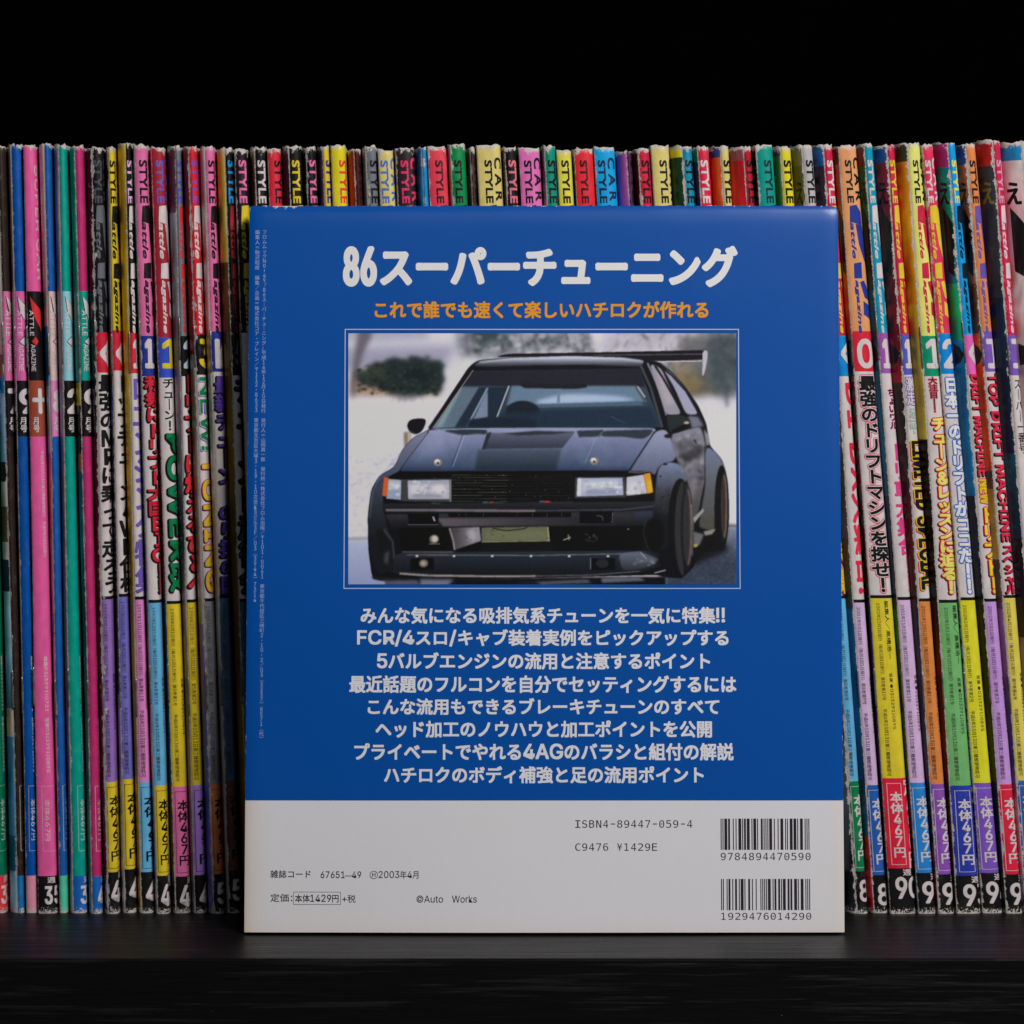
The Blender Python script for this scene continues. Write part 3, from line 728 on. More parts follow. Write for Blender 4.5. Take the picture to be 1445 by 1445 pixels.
# --- only their heads show above the blue book
def head_only(i, label, spc, sty, cov, x=1.2, car=False, logc=None, amp=0.42, gl=None, low=None):
    m = make(i, amp)
    I = {}
    style_and_logo(I, x, sty, logc or sty, 1.0, car)
    m.build(label, [(0, spc), (470, low or WHT), (842, spc), (1104, WHT), (1231, BLK)], cov, I, None)
H = head_only
H(16, 'black spine with pink STYLE at the top left corner of the blue book', A(26, 18, 24), PINK, [(0, A(30, 24, 28))], 1.2, logc=YEL)
H(17, 'black spine with white STYLE between brown cover edge and red spine', BLK, WHT, [(0, art(A(120, 84, 60), A(60, 36, 30)))], 0.8)
H(18, 'red spine with black STYLE, the leftmost red one above the blue book', A(180, 34, 52), BLK, [(0, A(96, 30, 40))], 2.2)
H(19, 'black spine with yellow STYLE above the blue book', BLK, YEL, [(0, art(A(60, 44, 66), A(40, 26, 40)))], 0.9)
H(20, 'narrow black spine with broken pink STYLE left of the slate grey cover', BLK, PINK, [(0, art(DK, A(40, 34, 40)))], 0.9, amp=.7)
H(21, 'narrow yellow strip spine with blue STYLE beside the wide yellow and red one', A(184, 160, 40), NAVY, [(0, art(A(74, 72, 96), A(50, 50, 70)))], 0.9)
H(22, 'yellow spine with bright red STYLE above the blue book', A(204, 172, 24), A(196, 50, 40), [(0, YEL)], 2.6)
H(23, 'dark red cover edge with hidden spine left of the curled white torn magazine', A(60, 16, 18), BLK, [(0, art(A(150, 30, 32), A(90, 20, 26)))], 1)
H(24, 'magazine with torn curling white head and grey spine with black STYLE', GRY, BLK, [(0, art(PAP, A(190, 184, 190)))], 1.2, amp=1.3)
H(25, 'cream spine with blue CAR STYLE lettering above the blue book', CRM, A(60, 96, 160), [(0, CRM)], 0.6, True, amp=.7)
H(26, 'dark plum spine with crimson STYLE and white chipped head', A(34, 24, 30), A(206, 44, 84), [(0, art(A(60, 24, 44), PAP))], 1.4, True)
H(27, 'blue magazine with a bare white fold line and no lettering in view', CYN, WHT, [(0, art(CYN, A(10, 50, 90)))], 1.6, amp=.8)
H(28, 'coral red spine with black STYLE next to the green one', A(200, 50, 66), A(60, 10, 20), [(0, A(180, 40, 52))], 2.4)
H(29, 'green spine with black STYLE above the blue book', A(0, 112, 60), BLK, [(0, PAP)], 1.0, amp=.7)
H(30, 'brown cover edge with scratched hidden spine between green and wide cream', A(60, 34, 34), BLK, [(0, art(A(84, 44, 46), A(50, 26, 30)))], 1)
H(31, 'widest cream yellow spine with black CAR STYLE, left of the black and pink pair', CRM, BLK, [(0, CRM)], 2.4, True)
H(32, 'black spine with salmon pink STYLE left of the pink magazine near the middle', BLK, A(224, 96, 110), [(0, art(DK, A(44, 20, 34)))], 1.0, amp=.7)
H(33, 'pink spine with black CAR STYLE in the middle of the row', A(212, 90, 150), BLK, [(0, MAG)], 1.4, True)
H(34, 'teal spine with black STYLE left of the small yellow one', A(0, 118, 100), BLK, [(0, art(A(24, 24, 26), PAP))], 0.8)
H(35, 'short yellow spine with black STYLE between teal and red', A(196, 176, 60), BLK, [(0, YEL)], 1.4)
H(36, 'bright red spine with dark STYLE left of the blue one', A(196, 34, 44), A(60, 10, 20), [(0, art(A(40, 40, 44), PAP))], 1.6)
H(37, 'bright blue spine with dark navy CAR STYLE above the blue book', A(0, 132, 190), A(20, 30, 60), [(0, A(0, 120, 176))], 0.9, True)
H(38, 'pinkish violet cover with a thin white fold right of the bright blue spine', A(60, 30, 56), BLK, [(0, art(A(176, 70, 130), A(130, 70, 150)))], 1, gl=BLK)
H(39, 'narrow crimson spine with dark STYLE left of the cream one', A(168, 26, 52), A(40, 8, 16), [(0, art(A(110, 20, 36), A(70, 16, 30)))], 0.9, amp=.6)
H(40, 'cream spine with black STYLE right of the crimson one', CRM, BLK, [(0, A(160, 140, 84))], 2.6, True)
H(41, 'turquoise blue spine with dark STYLE beside a dark green cover', A(0, 112, 140), A(10, 20, 30), [(0, YEL), (222, art(A(20, 70, 40), A(10, 36, 24)))], 0.7, gl=A(10, 26, 16), amp=.6)
H(42, 'crimson spine with white STYLE above the right half of the blue book', A(176, 28, 56), WHT, [(0, A(40, 110, 70)), (228, art(A(60, 20, 50), A(90, 30, 60)))], 0.6, gl=BLK)
H(43, 'cream spine with black STYLE beside an orange cover', CRM, BLK, [(0, A(40, 60, 110)), (222, art(A(190, 84, 30), A(150, 40, 24)))], 0.7, gl=A(60, 10, 10), logc=A(200, 60, 40))
H(44, 'wide red cover with chipped white fold and thin dark red spine', A(150, 20, 36), BLK, [(0, A(120, 60, 70)), (226, art(A(184, 34, 34), A(150, 20, 28)))], 0.7, gl=A(60, 6, 10))
H(45, 'teal green spine with black STYLE above the right part of the blue book', A(0, 122, 112), A(10, 40, 40), [(0, art(A(30, 36, 30), A(14, 14, 16)))], 2.4)
H(46, 'yellow spine with black STYLE beside a lime green cover', A(196, 172, 30), BLK, [(0, A(110, 26, 60)), (220, art(A(120, 130, 30), A(60, 100, 40)))], 0.7, gl=A(30, 50, 16), logc=RED)

LAT = dict
def cvr(top, a, b, low=None):
    return [(0, top), (234, art(a, b)), (420, art(b, A(30, 26, 30)))] + (low or [(700, art(A(40, 34, 36), A(70, 50, 40))), (900, art(A(60, 70, 80), A(24, 24, 28)))])
later(47, 'silver white spine with black STYLE beside an olive cover at the blue book edge', A(150, 148, 150), BLK, RED, BLU, '7', WHT, SKY, GRN, WHT,
      cvr(A(90, 88, 60), A(84, 84, 36), A(50, 54, 36)), 2001, 8, 8, '88', lambda I: stack_title(I, 'TOP10 特集', 1, 5, 530, 838, YEL, RED, BLK), x=0.9, marks=dict(glyph=BLK), amp=.9, dv=-2)
later(48, 'crimson spine with white STYLE whose lower part has red headline letters down a blue-white edge', CRI, WHT, YEL, A(0, 110, 170), '≪', WHT, A(176, 150, 182), BLU, WHT,
      cvr(A(20, 70, 120), A(96, 24, 36), A(40, 30, 44), [(560, art(A(60, 56, 50), A(40, 44, 50))), (860, art(A(30, 90, 130), A(20, 50, 80))), (1180, A(170, 30, 50))]), 2001, 9, 8, '89',
      lambda I: (rot_title(I, 'D1 DX大集合!', 1.7, 6.2, 540, 838, A(190, 34, 60), None, None, 0.05)), x=1.0, marks=dict(), amp=.5, dv=4)
later(49, 'tan orange spine with navy logo and black headline outlined in red, tail number 90', TAN, BLK, NAVY, RED, '0', WHT, A(190, 168, 40), A(186, 28, 50), WHT,
      [(0, A(90, 50, 30)), (232, art(A(180, 96, 44), A(150, 84, 30))), (480, BLK), (512, art(A(60, 20, 24), DK)), (700, DK), (900, art(A(60, 24, 40), DK))], 2001, 10, 8, '90',
      lambda I: stack_title(I, '最強のドリフトマシンを探せ!', 1.4, 6.0, 530, 836, BLK, WHT, None, 0.045, .05, rim=A(196, 40, 70)), x=1.9, lsx=1.05, wide=True, marks=dict(dia=False), pdv=-4)
later(50, 'teal spine with white STYLE, purple month box and pink headline on white', A(0, 124, 150), WHT, WHT, A(130, 70, 140), '11', WHT, A(178, 150, 186), A(30, 110, 176), WHT,
      [(0, A(90, 34, 40)), (236, art(A(10, 80, 50), A(10, 50, 60))), (410, art(A(0, 90, 120), A(10, 70, 90))), (700, art(A(14, 50, 70), A(16, 40, 56))), (860, art(A(30, 110, 70), A(20, 70, 60))), (980, art(A(20, 60, 90), A(20, 60, 70))), (1150, A(20, 30, 50)), (1230, A(20, 70, 90))],
      2001, 11, 8, '91', lambda I: (stack_title(I, 'ちょいワル', 2.2, 2.8, 548, 606, BLK, A(206, 60, 120), None, 0.02, .04), stack_title(I, 'ドリ車大集合!!', 2.0, 5.0, 624, 836, A(206, 50, 110), None, None, 0.05)), x=0.9, marks=dict(glyph=BLK), amp=.45)
later(51, 'red spine with yellow STYLE and yellow logo, orange date panel and purple price panel', CRI, YEL, YEL, A(70, 74, 150), '12', WHT, A(214, 112, 56), A(116, 66, 150), WHT,
      [(0, A(30, 60, 110)), (230, art(A(120, 24, 36), A(80, 30, 40))), (430, art(A(150, 24, 36), A(110, 20, 30))), (540, art(A(30, 30, 34), A(60, 40, 36))), (700, art(A(70, 34, 26), DK)), (860, art(A(50, 44, 48), DK)), (1190, A(120, 24, 30))],
      2001, 12, 8, '92', lambda I: (stack_title(I, '激走', 0.9, 3.4, 532, 572, WHT, PUR, None, 0.03, .07), stack_title(I, 'この一冊!', 1.1, 3.2, 576, 612, WHT, A(0, 130, 100), None, 0.02, .08), rot_title(I, 'LIMITED', 1.3, 6.5, 622, 720, BLK, YEL, RED, 0.05, .05), rot_title(I, 'SPECIAL', 1.3, 6.5, 728, 832, BLK, YEL, RED, 0.05, .05)), x=0.9, marks=dict(glyph=BLK, c=A(20, 26, 24)), amp=.6, dv=2)
later(52, 'cream yellow spine with black STYLE and red logo, green date panel, tail number 93', A(200, 184, 96), BLK, CRI, A(0, 116, 84), '1', WHT, LG, A(36, 50, 140), WHT,
      [(0, A(40, 44, 26)), (228, art(A(176, 124, 26), A(150, 100, 20))), (430, art(A(170, 150, 60), A(140, 120, 40))), (620, art(DK, A(30, 20, 20))), (860, art(A(16, 14, 16), A(90, 40, 20)))],
      2002, 1, 9, '93', lambda I: (stack_title(I, '大注目!!', 1.6, 3.2, 532, 582, BLK, A(224, 80, 90), None, 0.02, .10), stack_title(I, 'チューン&レッスンに迫る!', 1.6, 5.6, 588, 838, A(216, 186, 90), A(200, 30, 56), BLK, 0.055, .07)), x=1.9, lsx=1.05, wide=True, marks=dict(), dv=4)
later(53, 'crimson and white spine with chipped white STYLE, blue outlined headline', A(196, 40, 76), WHT, YEL, A(0, 110, 176), '2', WHT, A(200, 180, 36), A(104, 70, 160), WHT,
      [(0, A(40, 110, 84)), (224, art(A(190, 56, 30), A(150, 30, 40))), (430, art(A(180, 26, 50), A(150, 20, 40))), (640, art(A(96, 60, 50), A(70, 40, 36))), (860, art(A(20, 60, 30), A(10, 30, 16))), (1000, art(A(20, 40, 70), A(20, 26, 40))), (1180, A(130, 24, 34))],
      2002, 2, 9, '94', lambda I: stack_title(I, '日本一のドリフトがココだ!!', 1.0, 4.9, 532, 838, A(190, 196, 214), A(30, 84, 160), None, 0.055, .07), x=0.6, marks=dict(), amp=.7)
later(54, 'bright blue spine with yellow STYLE and dark logo, red DRIFT MACHINE headline', A(0, 126, 186), A(190, 180, 60), A(14, 22, 30), A(210, 80, 150), '≪', WHT, A(164, 124, 184), A(196, 30, 56), WHT,
      [(0, A(130, 34, 84)), (236, art(A(20, 84, 120), A(10, 110, 90))), (400, art(A(20, 140, 90), A(10, 110, 120))), (480, art(A(0, 110, 160), A(10, 90, 130))), (700, art(A(20, 28, 40), A(10, 16, 26))), (860, art(A(44, 50, 50), A(24, 24, 30)))],
      2002, 3, 9, '95', lambda I: (rot_title(I, 'DRIFT MACHINE', 1.3, 4.0, 528, 672, A(206, 36, 60), None, BLK, 0.05), rot_title(I, 'NEW', 1.3, 4.4, 676, 712, YEL, RED, None, .05), stack_title(I, 'ドリフト!', 1.3, 4.6, 714, 838, A(224, 180, 30), A(204, 40, 40), BLK, 0.04, .07)), x=1.2, marks=dict(glyph=BLK), amp=.6)
later(55, 'orange spine with black STYLE and violet logo, red TOP DRIFT MACHINE headline', A(216, 110, 60), BLK, A(84, 66, 140), A(100, 70, 150), 'I', WHT, A(190, 170, 70), BLU, WHT,
      [(0, A(40, 44, 90)), (232, art(A(150, 84, 44), A(120, 60, 30))), (400, art(A(90, 50, 30), A(150, 70, 36))), (470, art(A(206, 84, 30), A(190, 70, 30))), (665, A(80, 56, 66)), (690, art(A(150, 130, 80), A(110, 90, 56))), (790, art(A(60, 50, 46), A(110, 84, 60))), (860, art(A(90, 70, 80), A(150, 110, 130))), (980, art(A(40, 40, 66), A(170, 150, 170)))],
      2002, 4, 9, '96', lambda I: (rot_title(I, 'TOP DRIFT MACHINE', 1.1, 3.8, 526, 764, A(200, 34, 60), None, BLK, 0.05), stack_title(I, 'スペシャル', 1.0, 4.2, 768, 838, A(190, 30, 60), None, BLK, 0.04)), x=0.9, marks=dict(glyph=BLK), amp=.55)
later(56, 'dark red and black cover with crimson spine lettered in white, second from the right edge', CRI, A(206, 120, 150), A(206, 160, 170), A(100, 70, 150), 'I', WHT, A(190, 170, 70), BLU, WHT,
      [(0, art(A(150, 26, 30), A(110, 20, 24))), (234, art(A(44, 44, 50), A(24, 22, 28))), (420, art(A(20, 30, 50), A(16, 40, 60))), (640, art(A(20, 60, 76), A(20, 40, 56))), (760, art(A(60, 20, 24), A(24, 20, 30))), (900, art(A(150, 130, 150), A(40, 44, 70)))],
      2002, 5, 9, '97', lambda I: stack_title(I, 'スーパー一番号', 1.2, 2.6, 534, 640, BLK, None, None, 0.01), x=0.9, marks=dict(glyph=A(96, 84, 50), pent=False, dia=False), amp=.8)
later(57, 'white and pink cover with black pointed logo shape, rightmost and cut by the photo edge', WHT, BLK, BLK, BLU, '6', WHT, YEL, RED, WHT,
      [(0, A(30, 110, 160)), (226, art(A(186, 176, 172), A(200, 130, 140))), (440, art(A(176, 166, 160), A(150, 120, 120))), (700, art(A(60, 30, 60), A(30, 30, 60)))],
      2002, 6, 9, '98', None, x=0.9, marks=dict(glyph=BLK), amp=.5)

# ---------------------------------------------------------------- the blue book
BW, BH, BT = 210.0, 256.9, 7.0
LEAN = math.radians(6.15)
book = bpy.data.objects.new('blue_book', None); COL.objects.link(book)
book.empty_display_size = 0.02
BX = (hit(345.5, 1317, (0, 0, 0), (0, 1, 0)).x + hit(1191, 1317, (0, 0, 0), (0, 1, 0)).x) / 2
book.location = (BX, 0.0, BT * MM * math.sin(LEAN) + 0.0001)
book.rotation_euler = (-LEAN, 0, math.radians(0.0))
book['label'] = 'glossy blue Japanese car tuning book showing its back cover, leaning on the row of magazines'
book['category'] = 'book'
Bm = Matrix.Translation(book.location) @ Matrix.Rotation(-LEAN, 4, 'X')
Bi = Bm.inverted()
Bn = (Bm.to_3x3() @ Vector((0, 1, 0)))
def bk(u, v):
    p = Bi @ hit(u, v, book.location, Bn)
    return p.x / MM, p.z / MM
def sheet_y(x, z):
    """the soft cover is not dead flat: it rolls back at the head and swells a little"""
    y = 0.75 * mnoise.noise(Vector((x * .011, z * .013, 3.1))) + 0.07 * mnoise.noise(Vector((x * .05, z * .03, 8.2)))
    y -= 1.5 * math.cos(math.pi * x / BW) * max(0.0, 1 - z / 160.0)
    d = BH - z
    k = max(0.0, 1 - d / 5.5)
    y += 0.8 * k * k * k + 0.18 * max(0.0, 1 - d / 12.0) * mnoise.noise(Vector((x * .06, 1.7, 4.0)))
    e = max(0.0, 1 - (BW / 2 - abs(x)) / 3.0)
    y += 0.45 * e * e
    return y
BLUE = A(0, 61, 129); BWHITE = A(178, 177, 181)
zb = bk(722, 1129.6)[1]
def book_cover():
    xs = sorted(set(np.round(np.concatenate([np.linspace(-BW / 2, BW / 2, 71), [-BW / 2 + .5, -BW / 2 + 1.2, BW / 2 - .5, BW / 2 - 1.2]]), 3)))
    zs = sorted(set(np.round(np.concatenate([np.linspace(0, BH, 87), [zb, BH - .4, BH - .9, BH - 1.6]]), 3)))
    V, W, E = [], [], []
    for z in zs:
        for x in xs:
            xx, zz = x, z
            d = math.hypot(max(0, abs(x) - (BW / 2 - 2.2)), max(0, z - (BH - 2.2)))
            if d > 2.2 and x > 0:
                k = 2.2 / d; xx = math.copysign(BW / 2 - 2.2 + (abs(x) - BW / 2 + 2.2) * k, x); zz = BH - 2.2 + (z - BH + 2.2) * k
            V.append((xx * MM, sheet_y(xx, zz) * MM, zz * MM))
            side = min(abs(BW / 2 - x), abs(x + BW / 2))
            W.append((side + 0.25, z + 2.6, 3.0)); E.append((0.19, (BH - z) * 2.2 + (2.1 + 0.8 * mnoise.noise(Vector((x * .05, 2, 7))) if not -99 < x < -88 else 0.1), 0))
    n = len(xs); F, C = [], []
    for r in range(len(zs) - 1):
        for c in range(n - 1):
            F.append((r * n + c, r * n + c + 1, (r + 1) * n + c + 1, (r + 1) * n + c))
            if (zs[r] + zs[r + 1]) / 2 >= zb: C.extend([(*BLUE, 1)] * 4); continue
            for rr, cc in ((r, c), (r, c + 1), (r + 1, c + 1), (r + 1, c)):      # the old white card has yellowed from its edges
                x, z = xs[cc], zs[rr]
                k = .55 * max(0, 1 - (x + BW / 2) / 9.0) + .35 * max(0, 1 - (BW / 2 - x) / 5.0) + .3 * max(0, 1 - z / 5.0) + .10 * mnoise.noise(Vector((x * .02, z * .03, 6.0)))
                k = min(1, max(0, k)); old = A(176, 164, 148)
                C.append(tuple(BWHITE[q] * (1 - k) + old[q] * k for q in range(3)) + (1,))
    me = bpy.data.meshes.new('back_cover'); me.from_pydata(V, [], F); set_attrs(me, C, W, E)
    o = link_mesh('back_cover', me, M_BOOK, book, True)
    return o
book_cover()
pb = box_obj('page_block', (-BW / 2 * MM + .0012, BW / 2 * MM - .0006, 1.75 * MM, (BT - .3) * MM, .0006, BH * MM - .0012), M_PAGE, book)
fc = box_obj('front_cover', (-BW / 2 * MM, BW / 2 * MM, (BT - .28) * MM, BT * MM, 0, BH * MM), simple('front_cover_board', BLUE, 0.4), book)
spn = box_obj('spine', (-BW / 2 * MM, -BW / 2 * MM + .0003, 0.7 * MM, (BT - .29) * MM, 0, BH * MM - .0006), simple('book_spine_board', A(120, 110, 96), 0.45), book)

def book_print(name, k, mat=M_BOOK, lay=0.03):
    bm = k.bm(lay)
    for c in np.arange(-100, 101, 10.0):
        bmesh.ops.bisect_plane(bm, geom=bm.verts[:] + bm.edges[:] + bm.faces[:], plane_co=(c, 0, 0), plane_no=(1, 0, 0), dist=1e-5)
    W, E = [], []
    for v in bm.verts:
        x, z, off = v.co
        W.append((30.0, 60 + z, 3.0)); E.append((0.0, 60.0, 0))
        v.co = (x * MM, (sheet_y(x, z) - off - 0.04) * MM, z * MM)
    me = bpy.data.meshes.new(name); bm.to_mesh(me); bm.free()
    a = me.attributes.new('wear', 'FLOAT_VECTOR', 'POINT'); a.data.foreach_set('vector', np.asarray(W, dtype=np.float32).ravel())
    a = me.attributes.new('edge', 'FLOAT_VECTOR', 'POINT'); a.data.foreach_set('vector', np.asarray(E, dtype=np.float32).ravel())
    return link_mesh(name, me, mat, book)
def pbox(u0, u1, v0, v1):
    x0, z0 = bk(u0, v1); x1, z1 = bk(u1, v0)
    um, vm = (u0 + u1) / 2, (v0 + v1) / 2
    return bk(u0, vm)[0], bk(u1, vm)[0], bk(um, v1)[1], bk(um, v0)[1]
def T(k, s, u0, u1, v0, v1, col, bold=0.0, res=4, rot=False, face='sans'):
    k.text_box(s, *pbox(u0, u1, v0, v1), col, 1, bold, rot, res, face=face)
TXT = A(188, 189, 198)
k = Ink()
T(k, '8', 484, 507.5, 347.5, 404.5, TXT, 0.05); T(k, '6', 508.5, 532, 347.5, 404.5, TXT, 0.05)
T(k, 'スーパーチューニング', 536, 1041, 347, 405.5, TXT, 0.045)
book_print('title_lettering', k)
k = Ink(); T(k, 'これで誰でも速くて楽しいハチロクが作れる', 528.7, 999.5, 425, 449.5, A(222, 124, 20), 0.030)
book_print('subtitle_lettering', k)
k = Ink()
LINES = [('みんな気になる吸排気系チューンを一気に特集!!', 509, 1023, 856.5, 880.5), ('FCR/4スロ/キャブ装着実例をピックアップする', 504, 1028, 888, 912.5),
         ('5バルブエンジンの流用と注意するポイント', 532, 1002, 920.5, 945), ('最近話題のフルコンを自分でセッティングするには', 493, 1039, 953, 978),
         ('こんな流用もできるブレーキチューンのすべて', 519, 1015, 985, 1009), ('ヘッド加工のノウハウと加工ポイントを公開', 530, 1004.6, 1016.5, 1041),
         ('プライベートでやれる4AGのバラシと組付の解説', 500, 1035, 1048.3, 1073.3), ('ハチロクのボディ補強と足の流用ポイント', 542, 993, 1081, 1105.5)]
for s, a, b, c, d in LINES:
    kk = Ink(); T(kk, s, a, b, c, d, A(180, 180, 190), 0.031)
    book_print('feature_lettering', kk)
DKT = A(44, 38, 44)
k = Ink()
T(k, '雑誌コード', 381.8, 438.7, 1227.8, 1238.8, DKT, 0.012); T(k, '67651—49', 452.7, 510, 1229.2, 1239, DKT, 0.012)
T(k, 'Ⓗ', 522, 533.5, 1228.6, 1240, DKT); T(k, '2003年4月', 534.6, 590.7, 1228.4, 1239.6, DKT, 0.006)
T(k, '定価：', 381.8, 413, 1261, 1272.5, DKT, 0.008)
x0, x1, z0, z1 = pbox(414.3, 481, 1258.3, 1276.3); k.frame(x0, x1, z0, z1, 0.13, DKT)
T(k, '本体1429円', 416.5, 478, 1261.8, 1273.3, DKT, 0.012); T(k, '+税', 483, 502, 1262.3, 1273.6, DKT, 0.004)
T(k, '©Auto', 588, 625.5, 1263.3, 1273.3, DKT, 0.004); T(k, 'Works', 638, 673, 1263.3, 1273.3, DKT, 0.004)
book_print('imprint_lettering', k)
def mono(k, s, u0, u1, v0, v1, col, bold=0.0):
    n = len(s); wd = (u1 - u0) / (n - 0.25)
    for i, ch in enumerate(s):
        if ch == ' ': continue
        c = u0 + i * wd; ww = wd * 0.72
        if ch == '-': T(k, '-', c + 1, c + ww - 0.5, (v0 + v1) / 2 - 0.7, (v0 + v1) / 2 + 0.7, col)
        elif ch == '1': T(k, '1', c + ww * .08, c + ww * .88, v0, v1, col, bold, face='mono')
        else: T(k, ch, c, c + ww, v0, v1, col, bold, face='mono')
k = Ink()
mono(k, 'ISBN4-89447-059-4', 811.7, 977, 1157.3, 1167.8, DKT, -0.004); mono(k, 'C9476 ¥1429E', 811.7, 927.4, 1189.9, 1200.2, DKT, -0.004)
book_print('isbn_lettering', k)
ENC = {'L': ['0001101', '0011001', '0010011', '0111101', '0100011', '0110001', '0101111', '0111011', '0110111', '0001011']}
ENC['R'] = [''.join('1' if c == '0' else '0' for c in s) for s in ENC['L']]
ENC['G'] = [s[::-1] for s in ENC['R']]
PAR = ['LLLLLL', 'LLGLGG', 'LLGGLG', 'LLGGGL', 'LGLLGG', 'LGGLLG', 'LGGGLL', 'LGLGLG', 'LGLGGL', 'LGGLGL']
def barcode(code, u0, u1, v0, v1, d0, d1):
    k = Ink()
    bits = '101' + ''.join(ENC[p][int(c)] for p, c in zip(PAR[int(code[0])], code[1:7])) + '01010' + ''.join(ENC['R'][int(c)] for c in code[7:]) + '101'
    x0, x1, z0, z1 = pbox(u0, u1, v0, v1); m = (x1 - x0) / len(bits); i = 0
    while i < len(bits):
        j = i
        while j < len(bits) and bits[j] == bits[i]: j += 1
        if bits[i] == '1': k.rect(x0 + i * m, x0 + j * m, z0, z1, A(34, 28, 36))
        i = j
    mono(k, code, u0, u1 + 2, d0, d1, DKT, 0.0)
    book_print('barcode', k)
barcode('9784894470590', 1016.8, 1142, 1155, 1199, 1203.2, 1213.6)
barcode('1929476014290', 1017.3, 1143, 1240, 1284, 1287.8, 1297.6)
SM = A(124, 140, 178)
def vert(s, uc, wpx, v0, v1):
    k = Ink(); x0, x1, z0, z1 = pbox(uc - wpx / 2, uc + wpx / 2, v0, v1)
    k.stack(s, x0, x1 - x0, z1, z0, SM, 1, 0.0, 2, fill=0.92)
    book_print('small_print', k)
vert('フロムムックNo.49『86スーパーチューニング』平成14年12月10日発行　発行人＝山岡真一郎　発行所＝株式会社フロム出版／〒101・0061　東京都千代田区三崎町2・10・2／03（3237）8571（代）', 371, 6.4, 324, 1046)
vert('編集人＝駒沢昭政　編集／企画＝株式会社コア・ブレイン／〒112・8633　東京都文京区大塚3・19・10文京KSビル3F／03（3944）7314', 361.5, 6.4, 324, 850)
k = Ink(); x0, x1, z0, z1 = pbox(485.7, 1043.8, 464.2, 831); k.frame(x0, x1, z0, z1, 0.30, A(150, 160, 190), 1, np.arange(0, 260, 8.0)); book_print('picture_frame_line', k)

